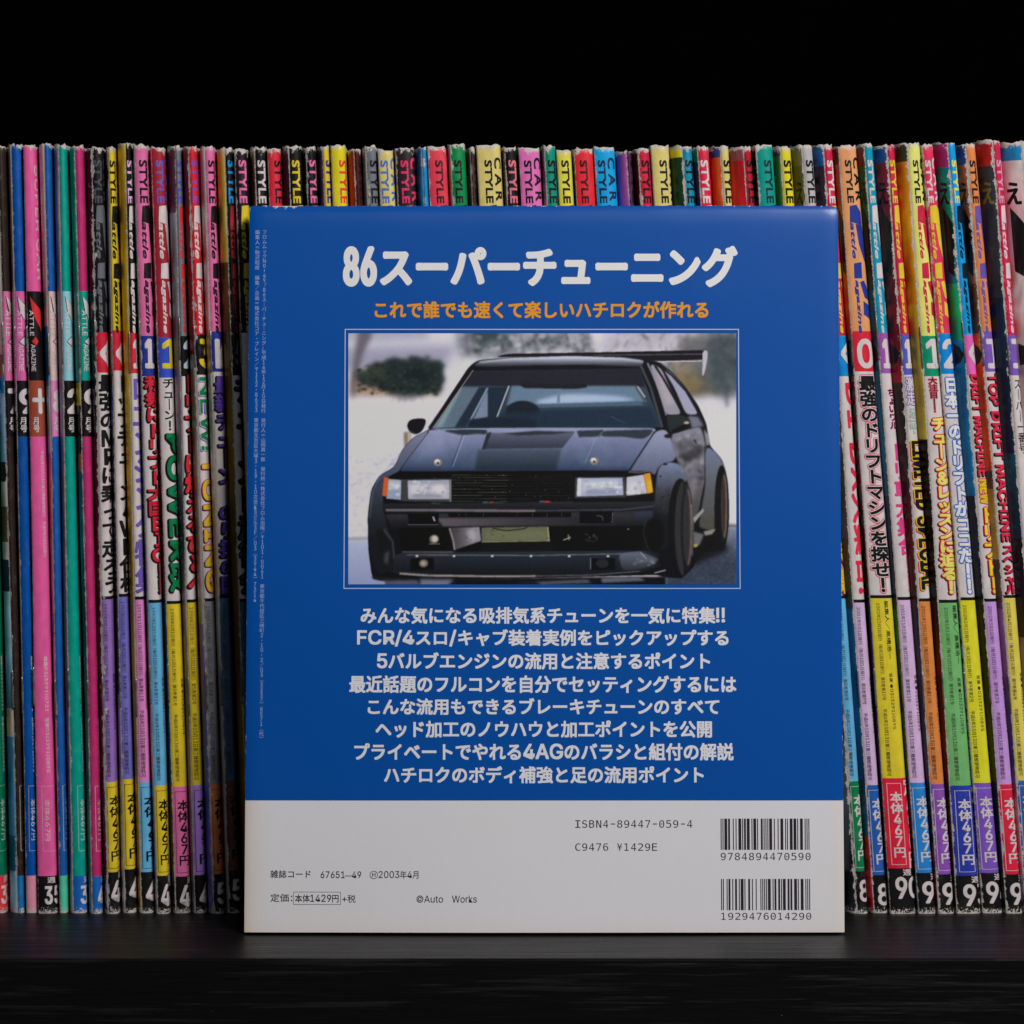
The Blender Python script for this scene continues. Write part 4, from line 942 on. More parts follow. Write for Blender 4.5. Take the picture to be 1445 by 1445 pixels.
# ---------------------------------------------------------------- the printed photograph on the cover, painted cell by cell
def car_picture():
    GW, GH = 640, 414
    X0, X1, Y0, Y1 = 53.0, 1393.0, 50.0, 917.0
    gx = (np.arange(GW + 1)) / GW * (X1 - X0) + X0
    gy = (np.arange(GH + 1)) / GH * (Y1 - Y0) + Y0
    PX, PY = np.meshgrid(gx, gy)
    im = np.zeros((GH + 1, GW + 1, 3)); im[:] = (184, 184, 194)
    rs = np.random.RandomState(3)
    def blur(a, s):
        if s <= 0: return a
        r = int(max(1, 3 * s)); kx = np.exp(-0.5 * (np.arange(-r, r + 1) / s) ** 2); kx /= kx.sum()
        p = np.pad(a, [(r, r), (r, r)] + [(0, 0)] * (a.ndim - 2), mode='edge')
        t = sum(kx[i] * p[i:i + a.shape[0]] for i in range(2 * r + 1))
        return sum(kx[i] * t[:, i:i + a.shape[1]] for i in range(2 * r + 1))
    def nz(sx, sy=None):
        sy = sy or sx
        a = rs.rand(GH + 1, GW + 1) - .5
        r = blur(a, max(sx, sy) / 2.0) if sx == sy else blur(a, 1.0)
        return r / (np.abs(r).max() + 1e-9)
    def ch(pts, it=2):
        p = np.array(pts, float)
        for _ in range(it):
            q = np.roll(p, -1, 0)
            e = np.minimum(.25, 9.0 / np.maximum(np.linalg.norm(q - p, axis=1), 1e-6))[:, None]
            p = np.stack([p * (1 - e) + q * e, p * e + q * (1 - e)], 1).reshape(-1, 2)
        return p
    def mask(pts, soft=0.9):
        if 6 <= len(pts) < 40: pts = ch(pts)
        pts = np.array(pts, float); m = np.zeros(PX.shape)
        x0, y0 = pts.min(0) - 6; x1, y1 = pts.max(0) + 6
        ix = np.where((gx >= x0) & (gx <= x1))[0]; iy = np.where((gy >= y0) & (gy <= y1))[0]
        if not len(ix) or not len(iy): return m
        sl = (slice(iy[0], iy[-1] + 1), slice(ix[0], ix[-1] + 1))
        acc = np.zeros(PX[sl].shape)
        for ox, oy in ((-.5, -.5), (.5, -.5), (-.5, .5), (.5, .5)):
            qx, qy = PX[sl] + ox, PY[sl] + oy
            ins = np.zeros(qx.shape, bool)
            for (ax, ay), (bx, by) in zip(pts, np.roll(pts, -1, 0)):
                c = ((ay > qy) != (by > qy))
                if ay != by: ins ^= c & (qx < (bx - ax) * (qy - ay) / (by - ay) + ax)
            acc += ins
        m[sl] = acc / 4
        return blur(m, soft) if soft > 0.35 else m
    def put(m, col, op=1.0):
        nonlocal im
        c = np.array(col, float)
        im = im * (1 - (m * op)[..., None]) + c * (m * op)[..., None]
    def P(pts, col, soft=0.8, op=1.0): put(mask(pts, soft), col, op)
    def grad(pts, c0, c1, axis='y', a=0, b=1, soft=0.8, op=1.0):
        t = np.clip(((PY if axis == 'y' else PX) - a) / (b - a), 0, 1)[..., None]
        c = np.array(c0, float) * (1 - t) + np.array(c1, float) * t
        m = mask(pts, soft)[..., None] * op
        nonlocal im; im = im * (1 - m) + c * m
    def ell(cx, cy, rx, ry, col, soft=0.8, op=1.0, a0=0, a1=360):
        P([(cx + rx * math.cos(math.radians(t)), cy + ry * math.sin(math.radians(t))) for t in np.linspace(a0, a1, 48, endpoint=a1 - a0 < 360)], col, soft, op)
    def line(pts, wd, col, soft=0.6, op=1.0):
        for (ax, ay), (bx, by) in zip(pts[:-1], pts[1:]):
            l = math.hypot(bx - ax, by - ay) or 1; nx, ny = -(by - ay) / l * wd / 2, (bx - ax) / l * wd / 2
            P([(ax + nx, ay + ny), (bx + nx, by + ny), (bx - nx, by - ny), (ax - nx, ay - ny)], col, soft, op)
    n1, n2, n3 = nz(8), nz(22), nz(3)
    wx, wy, w3, w4 = nz(10), nz(10), nz(4), nz(4)
    def rag(pts, col, soft=2, op=1.0, amp=14, fine=8):
        nonlocal PX, PY
        ox, oy = PX, PY
        PX = PX + wx * amp + w3 * fine; PY = PY + wy * amp + w4 * fine
        P(pts, col, soft, op); PX, PY = ox, oy
    # far background, out of focus
    P([(0, 100), (430, 92), (380, 175), (0, 180)], (138, 136, 158), 8)
    P([(0, 40), (330, 40), (330, 70), (150, 80), (0, 75)], (150, 150, 168), 6)
    P([(60, 205), (150, 165), (230, 150), (300, 145), (372, 160), (374, 270), (60, 275)], (150, 124, 108), 5)
    rag([(66, 192), (105, 168), (170, 150), (240, 138), (300, 134), (380, 148), (386, 252), (330, 266), (270, 268), (245, 300), (235, 268), (190, 262), (160, 235), (80, 232)], (32, 44, 44), 3.5, 1, 34, 26)
    rag([(200, 260), (300, 262), (290, 280), (250, 286), (220, 278)], (70, 66, 70), 3, .7, 30, 30)
    P([(95, 185), (170, 160), (185, 200), (110, 215)], (62, 70, 52), 5, .7); rag([(240, 170), (350, 170), (340, 215), (250, 210)], (20, 30, 34), 4, .7, 40, 20)
    P([(85, 45), (140, 45), (100, 130), (85, 200), (72, 300), (60, 305), (62, 200), (75, 120)], (84, 78, 86), 4, .85)
    rag([(430, 45), (900, 45), (880, 110), (760, 105), (600, 125), (470, 150), (440, 110)], (92, 96, 104), 6, .85, 50, 20)
    P([(480, 45), (600, 45), (590, 95), (520, 110), (480, 90)], (48, 62, 62), 7, .8)
    for cx, cy, r in ((560, 100, 22), (640, 70, 24), (520, 130, 16), (840, 75, 30), (470, 80, 15)): ell(cx, cy, r, r * .8, (170, 168, 182), 6, .8)
    for cx in (460, 500, 650, 700, 740, 860, 880): line([(cx, 50), (cx + 8, 130)], 9, (70, 66, 76), 3, .6)
    P([(930, 45), (1240, 45), (1220, 130), (930, 130)], (160, 156, 170), 10, .8)
    line([(930, 135), (990, 80)], 8, (110, 104, 112), 3, .6); line([(1100, 110), (1080, 60)], 8, (120, 112, 118), 3, .6)
    rag([(1200, 70), (1250, 45), (1400, 45), (1400, 270), (1360, 275), (1240, 280), (1150, 200), (1130, 150), (1200, 140)], (92, 92, 92), 6, .95, 60, 30)
    P([(1290, 60), (1400, 50), (1400, 260), (1290, 240)], (58, 70, 76), 8, .8); rag([(1180, 200), (1260, 180), (1330, 250), (1250, 275)], (70, 66, 56), 4, .5, 60, 40)
    P([(1150, 180), (1240, 180), (1300, 260), (1210, 265)], (110, 96, 66), 8, .8)
    P([(1160, 150), (1240, 140), (1230, 180), (1180, 190)], (150, 130, 120), 6, .6)
    line([(1358, 240), (1360, 305)], 12, (70, 72, 84), 3, .9); line([(1345, 100), (1365, 250)], 10, (60, 66, 66), 3, .5)
    im += (n2 * 26 + n1 * 22)[..., None] * mask([(430, 40), (1400, 40), (1400, 290), (430, 160)], 8)[..., None]
    P([(40, 272), (390, 276), (390, 330), (40, 330)], (192, 189, 196), 6)
    ell(1290, 300, 70, 30, (184, 182, 192), 7)
    # snow and road
    g = mask([(40, 480), (420, 480), (300, 780), (40, 780)], 8); im += (n1 * 16 + n3 * 10)[..., None] * g[..., None]
    grad([(40, 768), (300, 765), (300, 920), (40, 920)], (150, 158, 182), (124, 134, 168), 'y', 770, 910, 3)
    line([(40, 762), (140, 758)], 9, (110, 106, 116), 2, .7)
    P([(1340, 708), (1400, 712), (1400, 724), (1340, 722)], (90, 88, 96), 2)
    grad([(1150, 725), (1400, 722), (1400, 920), (1150, 920)], (104, 112, 128), (52, 60, 74), 'y', 730, 840, 2)
    im += (n3 * 14)[..., None] * mask([(1150, 725), (1400, 722), (1400, 920), (1150, 920)], 2)[..., None]
    P([(1240, 790), (1350, 770), (1370, 800), (1300, 830), (1240, 850)], (20, 22, 28), 4)
    P([(244, 392), (268, 392), (268, 440), (246, 446)], (120, 104, 92), 1.5); P([(258, 392), (270, 392), (268, 430), (258, 430)], (160, 150, 140), 1)
    # bare branches, out of focus, and leaf clutter in the hedge
    for _ in range(110):
        x = rs.choice([rs.uniform(440, 900), rs.uniform(1120, 1385), rs.uniform(900, 1200)], p=[.5, .38, .12]); y = rs.uniform(55, 125 if x < 900 else 240 if x > 1140 else 110)
        a = rs.uniform(-1.2, 1.2); l = rs.uniform(15, 50); c = rs.uniform(40, 110)
        line([(x, y), (x + l * math.sin(a), y - l * math.cos(a))], rs.uniform(1.5, 5), (c, c * .97, c * .98), rs.uniform(1.6, 3.0), rs.uniform(.3, .7))
    for _ in range(60):
        x, y = rs.uniform(440, 900), rs.uniform(52, 118); ell(x, y, rs.uniform(4, 12), rs.uniform(3, 8), rs.choice([40, 60, 170, 180]) * np.array((.96, 1, 1.02)), 2.2, .55)
    for _ in range(150):
        x, y = rs.uniform(85, 366), rs.uniform(158, 262); c = rs.choice([18, 30, 54, 74]); ell(x, y, rs.uniform(3, 9), rs.uniform(2, 6), (c * .86, c, c * .86), 1.4, .5)
    for x in (215, 238, 252, 268, 285, 300): line([(x, 262), (x + rs.uniform(-14, 14), 292)], 3, (70, 62, 66), 2.0, .35)
    for _ in range(160):
        x, y = rs.uniform(55, 300), rs.uniform(470, 765); c = rs.choice([140, 150, 205]); ell(x, y, rs.uniform(3, 11), rs.uniform(1.5, 4), (c, c * .98, c * 1.03), 1.6, .45)
    # rear wing
    P([(560, 132), (600, 121), (900, 116), (1288, 108), (1286, 140), (1130, 147), (900, 136)], (24, 20, 24), .7)
    line([(900, 126), (1278, 122)], 4, (70, 74, 82), .6); line([(1110, 149), (1275, 146)], 3, (170, 168, 176), .5)
    P([(1276, 112), (1293, 108), (1295, 125), (1290, 160), (1281, 196), (1275, 198), (1277, 150)], (158, 158, 170), .6)
    # body
    P([(335, 382), (395, 280), (470, 165), (500, 143), (620, 133), (820, 127), (960, 129), (1080, 140), (1130, 150), (1165, 178), (1215, 232), (1262, 300), (1290, 362), (1302, 440), (1345, 488), (1364, 560), (1368, 700), (1355, 780), (1320, 803), (1272, 806), (1243, 862), (1205, 897), (1145, 893), (1120, 885), (300, 905), (170, 905), (135, 895), (122, 800), (120, 680), (132, 590), (160, 542), (212, 514), (238, 455), (275, 412)], (14, 15, 21), .7)
    grad([(482, 165), (505, 146), (620, 135), (820, 129), (1000, 134), (1078, 144), (1066, 168), (900, 160), (700, 161), (540, 168)], (176, 180, 198), (34, 38, 54), 'y', 130, 166, 1.0); line([(505, 150), (620, 139), (820, 134), (1000, 139), (1070, 148)], 5, (190, 194, 208), 1.5, .6)
    # windscreen
    grad([(480, 182), (1058, 174), (1138, 376), (338, 382)], (50, 66, 90), (26, 52, 76), 'y', 240, 370, .8)
    P([(482, 180), (1058, 172), (1080, 236), (441, 232)], (32, 34, 48), 1)
    P([(441, 236), (505, 238), (420, 376), (345, 380)], (80, 102, 122), 1.2); P([(430, 245), (445, 240), (378, 372), (352, 378)], (118, 146, 150), 2, .8)
    P([(505, 238), (535, 238), (465, 372), (425, 374)], (26, 44, 66), 1)
    P([(525, 262), (536, 250), (536, 340), (484, 350)], (104, 118, 148), 1.2); P([(536, 238), (605, 236), (570, 340), (536, 342)], (24, 42, 64), 1)
    line([(534, 240), (478, 345), (463, 374)], 7, (110, 130, 148), .7); line([(608, 232), (566, 342)], 5, (150, 156, 160), .6)
    P([(618, 232), (1048, 232), (1078, 288), (700, 300), (600, 300)], (86, 112, 138), 1.6)
    P([(700, 285), (790, 262), (900, 262), (1000, 270), (1052, 284), (860, 292), (710, 298)], (148, 164, 190), 3)
    P([(700, 296), (1060, 286), (1075, 300), (710, 308)], (64, 92, 118), 1); line([(779, 245), (779, 296)], 9, (90, 116, 140), 1)
    P([(640, 225), (880, 225), (876, 238), (840, 243), (660, 240)], (26, 28, 40), 1)
    ell(655, 322, 58, 38, (20, 32, 50), 1); P([(590, 325), (1098, 305), (1120, 370), (560, 372)], (22, 46, 70), 2, .85)
    P([(470, 350), (560, 340), (700, 352), (700, 376), (460, 376)], (20, 36, 56), 1.5)
    line([(1046, 234), (1082, 290)], 9, (70, 80, 92), .8); line([(1052, 234), (1078, 272)], 5, (156, 158, 160), .7)
    line([(960, 338), (1010, 362)], 2, (90, 100, 110), .6, .7)
    line([(474, 178), (334, 382)], 15, (22, 18, 26), .8); line([(484, 178), (344, 380)], 3, (150, 142, 128), .5, .8)
    line([(1062, 160), (1098, 240), (1138, 376)], 9, (60, 66, 74), .7); line([(1078, 150), (1120, 240), (1150, 376)], 15, (16, 16, 22), .8); line([(1086, 152), (1128, 245), (1152, 335)], 6, (112, 118, 144), .8)
    # bonnet
    grad([(322, 386), (470, 380), (1112, 378), (1116, 390), (1028, 524), (228, 528)], (128, 132, 166), (48, 70, 108), 'y', 385, 520, .9)
    P([(330, 395), (430, 392), (380, 470), (270, 490)], (140, 144, 178), 12, .5); im += (blur(rs.rand(GH + 1, GW + 1) - .5, 5) * 110)[..., None] * mask([(322, 386), (1112, 380), (1028, 524), (228, 528)], 1)[..., None]
    P([(960, 395), (1112, 392), (1028, 524), (880, 524)], (96, 104, 140), 8, .35)
    grad([(532, 396), (838, 390), (792, 448), (515, 452)], (84, 92, 122), (48, 52, 72), 'y', 392, 450, .9)
    grad([(500, 452), (790, 450), (770, 525), (490, 526)], (66, 82, 104), (30, 44, 66), 'y', 452, 525, 2)
    P([(490, 520), (800, 518), (1028, 516), (1024, 526), (228, 530), (230, 518)], (26, 44, 76), 3, .6)
    for pts in ([(380, 386), (470, 381), (535, 384), (530, 402), (500, 398), (450, 404), (400, 394)], [(842, 388), (936, 384), (922, 408), (850, 410)], [(930, 388), (1112, 382), (1085, 412), (1060, 416), (1000, 408), (925, 408)], [(590, 398), (700, 388), (838, 392), (760, 400), (640, 404)]):
        P(pts, (34, 46, 58), 1.2, .9)
    P([(515, 452), (532, 396), (548, 392), (526, 452)], (40, 48, 62), .8)
    line([(455, 402), (414, 512)], 2.5, (138, 146, 168), .5, .8); line([(448, 402), (408, 512)], 2, (34, 42, 60), .5, .6)
    line([(930, 392), (905, 420), (870, 500)], 2, (134, 142, 168), .5, .6); line([(330, 390), (232, 518)], 4, (14, 18, 28), .6); line([(1112, 390), (1026, 520)], 4, (14, 18, 28), .6)
    line([(345, 383), (700, 379), (1020, 379)], 3, (140, 152, 170), .6, .8)
    for cx, cy in ((362, 497), (902, 492)):
        ell(cx, cy, 15, 13, (120, 112, 108), .7); ell(cx - 2, cy - 3, 9, 7, (214, 206, 200), .7); ell(cx, cy + 2, 4, 4, (40, 36, 36), .5)
    # left wing and flare
    grad([(318, 390), (330, 392), (232, 520), (228, 528), (206, 540), (172, 556), (136, 592), (160, 543), (212, 514), (238, 455), (276, 412)], (110, 116, 146), (58, 66, 92), 'y', 390, 560, 1)
    grad([(134, 592), (172, 556), (178, 560), (172, 640), (196, 760), (216, 868), (160, 885), (140, 860), (124, 780), (122, 680)], (56, 66, 88), (22, 24, 30), 'y', 560, 760, 1.2)
    P([(148, 728), (176, 728), (200, 770), (206, 840), (188, 858), (160, 810)], (20, 20, 24), 1.5); line([(176, 728), (206, 770), (212, 830)], 5, (74, 80, 92), 1.4)
    P([(178, 812), (196, 800), (190, 850), (176, 840)], (90, 92, 108), 2, .6)
    line([(236, 462), (160, 548), (136, 600), (126, 690)], 3, (120, 130, 160), 1.2, .6)
    # nose, lamps, grille
    P([(228, 530), (1030, 526), (1100, 536), (1112, 560), (1106, 622), (1112, 632), (172, 634), (182, 552)], (13, 13, 15), .7)
    for y in (541, 549, 558, 568, 578, 589, 600, 611, 622, 631):
        line([(410, y), (600, y + 1)], 1.6, (92, 94, 72), .5, .75); line([(600, y + 1), (830, y)], 1.4, (50, 52, 46), .5, .6)
    for _ in range(26):
        xx, yy = 300 + rs.rand() * 520, 536 + rs.rand() * 90; ell(xx, yy, 2, 2, (110, 106, 90), .4, .6)
    P([(188, 554), (237, 558), (235, 627), (184, 622)], (128, 138, 160), .7); P([(192, 560), (232, 563), (230, 590), (190, 588)], (166, 168, 178), 2); P([(176, 548), (192, 550), (187, 616), (170, 612)], (178, 84, 46), .7)
    P([(236, 556), (410, 553), (410, 634), (236, 631)], (58, 58, 64), .7)
    P([(258, 560), (402, 558), (403, 624), (260, 624)], (156, 156, 166), .8); ell(292, 590, 26, 22, (190, 188, 194), 3, .8); ell(365, 592, 24, 20, (196, 194, 198), 3, .8); P([(280, 605), (370, 606), (380, 620), (270, 620)], (120, 122, 140), 2, .8); P([(262, 562), (400, 560), (398, 570), (264, 572)], (120, 124, 150), 2, .6)
    P([(404, 558), (408, 558), (408, 632), (404, 632)], (120, 116, 116), .5)
    P([(836, 548), (1010, 546), (1012, 618), (834, 621)], (50, 54, 62), .7); P([(845, 552), (1000, 550), (1004, 610), (842, 615)], (144, 150, 176), .8); P([(862, 562), (985, 560), (986, 600), (864, 602)], (172, 176, 194), 2.5, .9); P([(875, 590), (985, 588), (980, 606), (870, 608)], (104, 110, 136), 2, .6); P([(846, 553), (858, 553), (856, 612), (843, 613)], (200, 202, 210), 1.2, .8)
    P([(1014, 548), (1074, 539), (1086, 604), (1014, 612)], (166, 166, 178), .8); ell(1035, 585, 18, 18, (196, 196, 204), 4, .6); P([(1074, 537), (1096, 533), (1106, 600), (1086, 605)], (226, 128, 30), .7); P([(1086, 560), (1098, 558), (1102, 598), (1090, 600)], (244, 180, 60), 2, .6)
    line([(1020, 530), (1060, 532), (1092, 526)], 5, (96, 98, 120), 1)
    for cx, cy, c in ((526, 637, (40, 90, 140)), (548, 638, (190, 40, 44)), (722, 634, (40, 80, 140)), (740, 635, (206, 36, 40))): ell(cx, cy, 11, 5, c, .6)
    line([(560, 637), (590, 639)], 3, (170, 160, 90), .6, .8); line([(752, 636), (830, 637)], 2.5, (150, 146, 110), .6, .7); line([(340, 640), (372, 641)], 5, (150, 146, 140), .8, .8)
    # bumper
    grad([(170, 640), (1116, 632), (1116, 668), (176, 674)], (38, 40, 48), (16, 17, 20), 'y', 636, 672, .9)
    line([(182, 662), (330, 662), (700, 665)], 8, (130, 122, 126), 1.2, .85); line([(700, 664), (1000, 660), (1112, 648)], 4, (70, 84, 106), 1, .9)
    grad([(180, 676), (1108, 664), (1098, 726), (205, 730)], (44, 44, 50), (18, 18, 22), 'y', 680, 730, 1)
    grad([(360, 690), (820, 688), (980, 690), (976, 714), (380, 718)], (84, 79, 84), (34, 34, 40), 'x', 380, 900, 1.4)
    grad([(1040, 670), (1106, 664), (1095, 715), (1040, 715)], (40, 54, 78), (20, 24, 32), 'y', 670, 715, 3)
    for pts in ([(258, 674), (366, 674), (362, 712), (262, 712)], [(398, 671), (822, 670), (822, 686), (398, 686)], [(852, 667), (968, 666), (965, 706), (852, 706)]): P(pts, (7, 7, 8), .6)
    for cx in (436, 458, 520, 578, 636, 690, 740, 790): line([(cx, 672), (cx, 684)], 2, (96, 90, 90), .5, .7)
    line([(345, 684), (352, 700)], 5, (170, 168, 168), .7); line([(910, 680), (930, 684), (932, 698)], 3, (84, 92, 100), .6); line([(966, 670), (964, 705)], 2, (110, 118, 126), .5); line([(258, 712), (364, 712)], 2, (90, 90, 96), .5)
    P([(225, 724), (1080, 716), (1062, 802), (240, 806)], (7, 7, 9), 1)
    ell(349, 762, 17, 16, (92, 88, 82), .8); ell(351, 761, 11, 11, (168, 164, 156), .9); line([(330, 778), (370, 778)], 3, (110, 106, 100), .6)
    for _ in range(14): ell(872 + rs.rand() * 40, 744 + rs.rand() * 28, 4, 2.5, (96, 94, 90), 1.0, .6)
    line([(795, 765), (822, 755)], 4, (140, 136, 126), .6); line([(812, 745), (816, 765)], 4, (130, 126, 116), .6); ell(1020, 727, 3, 3, (120, 116, 110), .5)
    grad([(400, 723), (506, 720), (512, 768), (418, 800)], (60, 58, 62), (122, 118, 126), 'x', 410, 500, .8); P([(462, 730), (492, 728), (495, 764), (470, 772)], (160, 156, 166), 3, .7); line([(402, 724), (416, 768), (420, 800)], 5, (150, 142, 140), .8, .8)
    P([(512, 722), (742, 718), (748, 768), (514, 774)], (88, 92, 74), .8); P([(528, 735), (735, 732), (738, 762), (530, 764)], (100, 104, 78), 2, .6)
    line([(550, 724), (600, 733), (660, 726), (672, 720)], 3, (20, 20, 20), .6); line([(514, 772), (748, 768)], 3, (130, 126, 90), .6); line([(742, 720), (746, 770)], 5, (140, 136, 108), .7)
    P([(512, 774), (760, 770), (760, 806), (512, 808)], (16, 16, 17), .8)
    grad([(215, 812), (420, 806), (1080, 800), (1134, 830), (1100, 862), (1020, 880), (300, 892), (205, 880)], (32, 42, 60), (18, 22, 30), 'y', 815, 880, 1)
    line([(238, 806), (415, 806)], 5, (120, 112, 110), 1, .85); line([(255, 816), (700, 818), (1000, 812), (1060, 806)], 3.5, (120, 120, 124), .7, .75)
    for cx in (290, 418, 550, 684, 816, 950, 1045): ell(cx, 820, 5, 4, (176, 168, 160), .6)
    for a, b in ((268, 348), (890, 974)): P([(a, 828), (b, 827), (b, 868), (a, 869)], (8, 8, 9), .7)
    ell(313, 845, 16, 14, (96, 90, 84), .9); ell(312, 845, 9, 8, (140, 132, 122), .9); ell(930, 845, 22, 16, (34, 38, 40), 1)
    line([(890, 826), (890, 866)], 3, (110, 116, 122), .6)
    grad([(985, 812), (1060, 806), (1085, 815), (1130, 832), (1080, 862), (1000, 872)], (84, 96, 118), (40, 48, 62), 'y', 812, 870, 1.2)
    for _ in range(22): ell(1040 + rs.rand() * 80, 830 + rs.rand() * 28, 5, 2.5, (150, 148, 150), 1.4, .4)
    line([(1062, 806), (1082, 830)], 3, (140, 142, 150), .6)
    line([(200, 872), (290, 882), (520, 890), (860, 886), (1060, 872), (1132, 848)], 7, (30, 32, 38), .8); line([(230, 880), (330, 887), (560, 890), (700, 889)], 6, (170, 160, 152), 1, .85); line([(700, 889), (900, 885), (1060, 872)], 3.5, (110, 112, 118), .8, .7); line([(1110, 878), (1150, 868)], 4, (140, 138, 134), .7)
    # under the car
    P([(180, 900), (1150, 890), (1150, 925), (180, 925)], (14, 14, 18), 1.5)
    P([(300, 898), (420, 900), (400, 918), (300, 918)], (120, 124, 146), 2.5, .8); P([(640, 905), (900, 898), (900, 918), (640, 918)], (24, 24, 28), 2); P([(925, 895), (1060, 893), (1080, 905), (930, 912)], (104, 108, 118), 1.5, .8); P([(700, 908), (880, 900), (890, 912), (720, 918)], (110, 112, 118), 1.5, .6)
    P([(132, 890), (290, 900), (300, 912), (220, 915), (140, 900)], (26, 26, 30), 1); P([(170, 905), (290, 902), (300, 918), (160, 918)], (130, 136, 158), 2, .5)
    # right side
    grad([(1028, 524), (1116, 388), (1150, 382), (1165, 410), (1190, 470), (1175, 495), (1150, 497), (1124, 512), (1112, 545), (1094, 526), (1030, 528)], (128, 132, 162), (82, 92, 122), 'y', 400, 530, 1)
    grad([(1165, 400), (1215, 385), (1272, 372), (1288, 440), (1286, 560), (1260, 680), (1244, 720), (1230, 600), (1222, 550), (1192, 500), (1172, 440)], (112, 112, 126), (70, 68, 70), 'y', 400, 660, 1.2)
    m = mask([(1180, 410), (1280, 385), (1286, 560), (1240, 600), (1190, 480)], 3); im += (blur(rs.rand(GH + 1, GW + 1) - .5, 3) * 420)[..., None] * m[..., None]
    P([(1192, 470), (1275, 440), (1280, 470), (1220, 500)], (44, 42, 50), 3, .8); P([(1190, 430), (1240, 415), (1250, 440), (1205, 460)], (60, 58, 66), 3, .6)
    P([(1232, 510), (1270, 480), (1250, 600), (1236, 640)], (120, 118, 126), 4, .7)
    line([(1284, 440), (1286, 560), (1262, 690)], 3, (20, 20, 24), .7); line([(1248, 418), (1256, 432)], 4, (20, 20, 24), .7)
    P([(1094, 158), (1112, 160), (1134, 172), (1205, 332), (1152, 334), (1120, 240)], (132, 128, 140), .9); P([(1118, 180), (1135, 182), (1180, 290), (1150, 300)], (160, 150, 156), 3, .6)
    P([(1140, 172), (1165, 182), (1215, 240), (1264, 332), (1220, 332), (1180, 240)], (138, 138, 160), .9); line([(1112, 162), (1140, 205), (1212, 332)], 7, (18, 16, 24), .7); line([(1135, 168), (1170, 195), (1220, 250), (1272, 338), (1288, 375)], 7, (24, 22, 30), .8); line([(1130, 150), (1160, 175)], 4, (90, 92, 110), .7)
    P([(1225, 335), (1262, 338), (1282, 372), (1240, 380)], (120, 124, 146), 2, .8)
    P([(1280, 380), (1298, 400), (1303, 436), (1290, 440)], (150, 150, 160), 1.5, .8)
    grad([(1292, 440), (1322, 460), (1346, 492), (1360, 540), (1345, 520), (1330, 560), (1322, 640), (1318, 735), (1262, 722), (1286, 580), (1286, 470)], (96, 108, 136), (70, 70, 64), 'y', 450, 700, 1.2)
    grad([(1118, 548), (1126, 512), (1152, 495), (1196, 500), (1222, 540), (1226, 560), (1200, 575), (1182, 640), (1165, 790), (1128, 800), (1090, 770), (1108, 690), (1112, 620)], (104, 116, 148), (20, 22, 26), 'y', 500, 680, 1.2)
    P([(1120, 620), (1160, 590), (1178, 600), (1168, 680), (1125, 660)], (50, 52, 56), 5, .6); ell(1148, 503, 8, 4, (30, 34, 44), .7); ell(1131, 545, 3, 3, (20, 22, 28), .6)
    ell(1110, 745, 34, 56, (10, 10, 12), 2); line([(1078, 700), (1072, 740), (1090, 800), (1128, 820)], 3, (46, 50, 58), 1)
    ell(1200, 725, 44, 172, (14, 14, 17), .8); ell(1212, 725, 32, 165, (70, 72, 76), 1.2, .55, 90, 270); ell(1222, 722, 22, 150, (26, 26, 28), .9); ell(1227, 720, 14, 132, (110, 92, 84), 1, .8); ell(1222, 720, 12, 128, (44, 42, 44), 1); line([(1238, 640), (1244, 720), (1240, 820)], 5, (116, 110, 116), 1.2, .8)
    P([(1244, 730), (1320, 735), (1330, 790), (1272, 806), (1246, 800)], (14, 14, 16), 2)
    P([(1244, 735), (1282, 745), (1268, 780), (1245, 790)], (92, 92, 94), 1.4); P([(1246, 780), (1262, 778), (1258, 788), (1247, 790)], (150, 140, 70), 1); P([(1244, 690), (1278, 655), (1282, 665), (1250, 705)], (130, 128, 128), .8); P([(1280, 735), (1325, 725), (1310, 745), (1285, 750)], (120, 118, 112), 1)
    ell(1343, 655, 25, 148, (15, 16, 18), .8); ell(1351, 648, 13, 118, (34, 34, 36), .8); ell(1353, 648, 9, 110, (116, 92, 84), 1, .85); ell(1350, 648, 6, 100, (50, 40, 40), 1)
    # broken reflections of trees in the flank, the flare and the lamps
    for _ in range(22):
        x, y = rs.uniform(1185, 1280), rs.uniform(400, 600); c = rs.choice([36, 50, 150, 165]); ell(x, y, rs.uniform(3, 14), rs.uniform(2, 9), (c, c * .98, c * 1.06), 2.6, .35)
    for _ in range(30):
        x, y = rs.uniform(1122, 1168), rs.uniform(590, 660); line([(x, y), (x + rs.uniform(-12, 12), y + rs.uniform(-14, 14))], 2, (22, 24, 30), .7, .7)
    for x0, x1, n in ((262, 400, 26), (862, 996, 26), (1018, 1074, 12), (192, 232, 8)):
        for _ in range(n):
            x, y = rs.uniform(x0, x1), rs.uniform(562, 608); c = rs.choice([110, 130, 215, 205]); ell(x, y, rs.uniform(2, 9), rs.uniform(1.5, 5), (c, c * 1.01, c * 1.06), 1.0, .5)
    for _ in range(40):
        x, y = rs.uniform(240, 1050), rs.uniform(730, 800); ell(x, y, rs.uniform(2, 7), 1.5, (34, 32, 34), .8, .6)
    # mirrors
    P([(254, 372), (262, 352), (285, 345), (325, 346), (312, 385), (290, 402), (266, 395)], (22, 18, 24), .7); line([(262, 388), (290, 400)], 3, (90, 88, 96), .7, .7)
    P([(1152, 336), (1160, 333), (1205, 332), (1232, 348), (1235, 372), (1215, 386), (1170, 398), (1158, 380)], (36, 44, 48), .8); P([(1168, 385), (1222, 362), (1234, 352), (1232, 374), (1200, 390), (1172, 397)], (14, 12, 14), 1.2); ell(1222, 360, 10, 4, (190, 176, 150), 1.2); ell(1158, 406, 14, 7, (30, 26, 28), 1)
    im2 = blur(im, .3)
    im2 += (nz(2) * 4.0)[..., None]
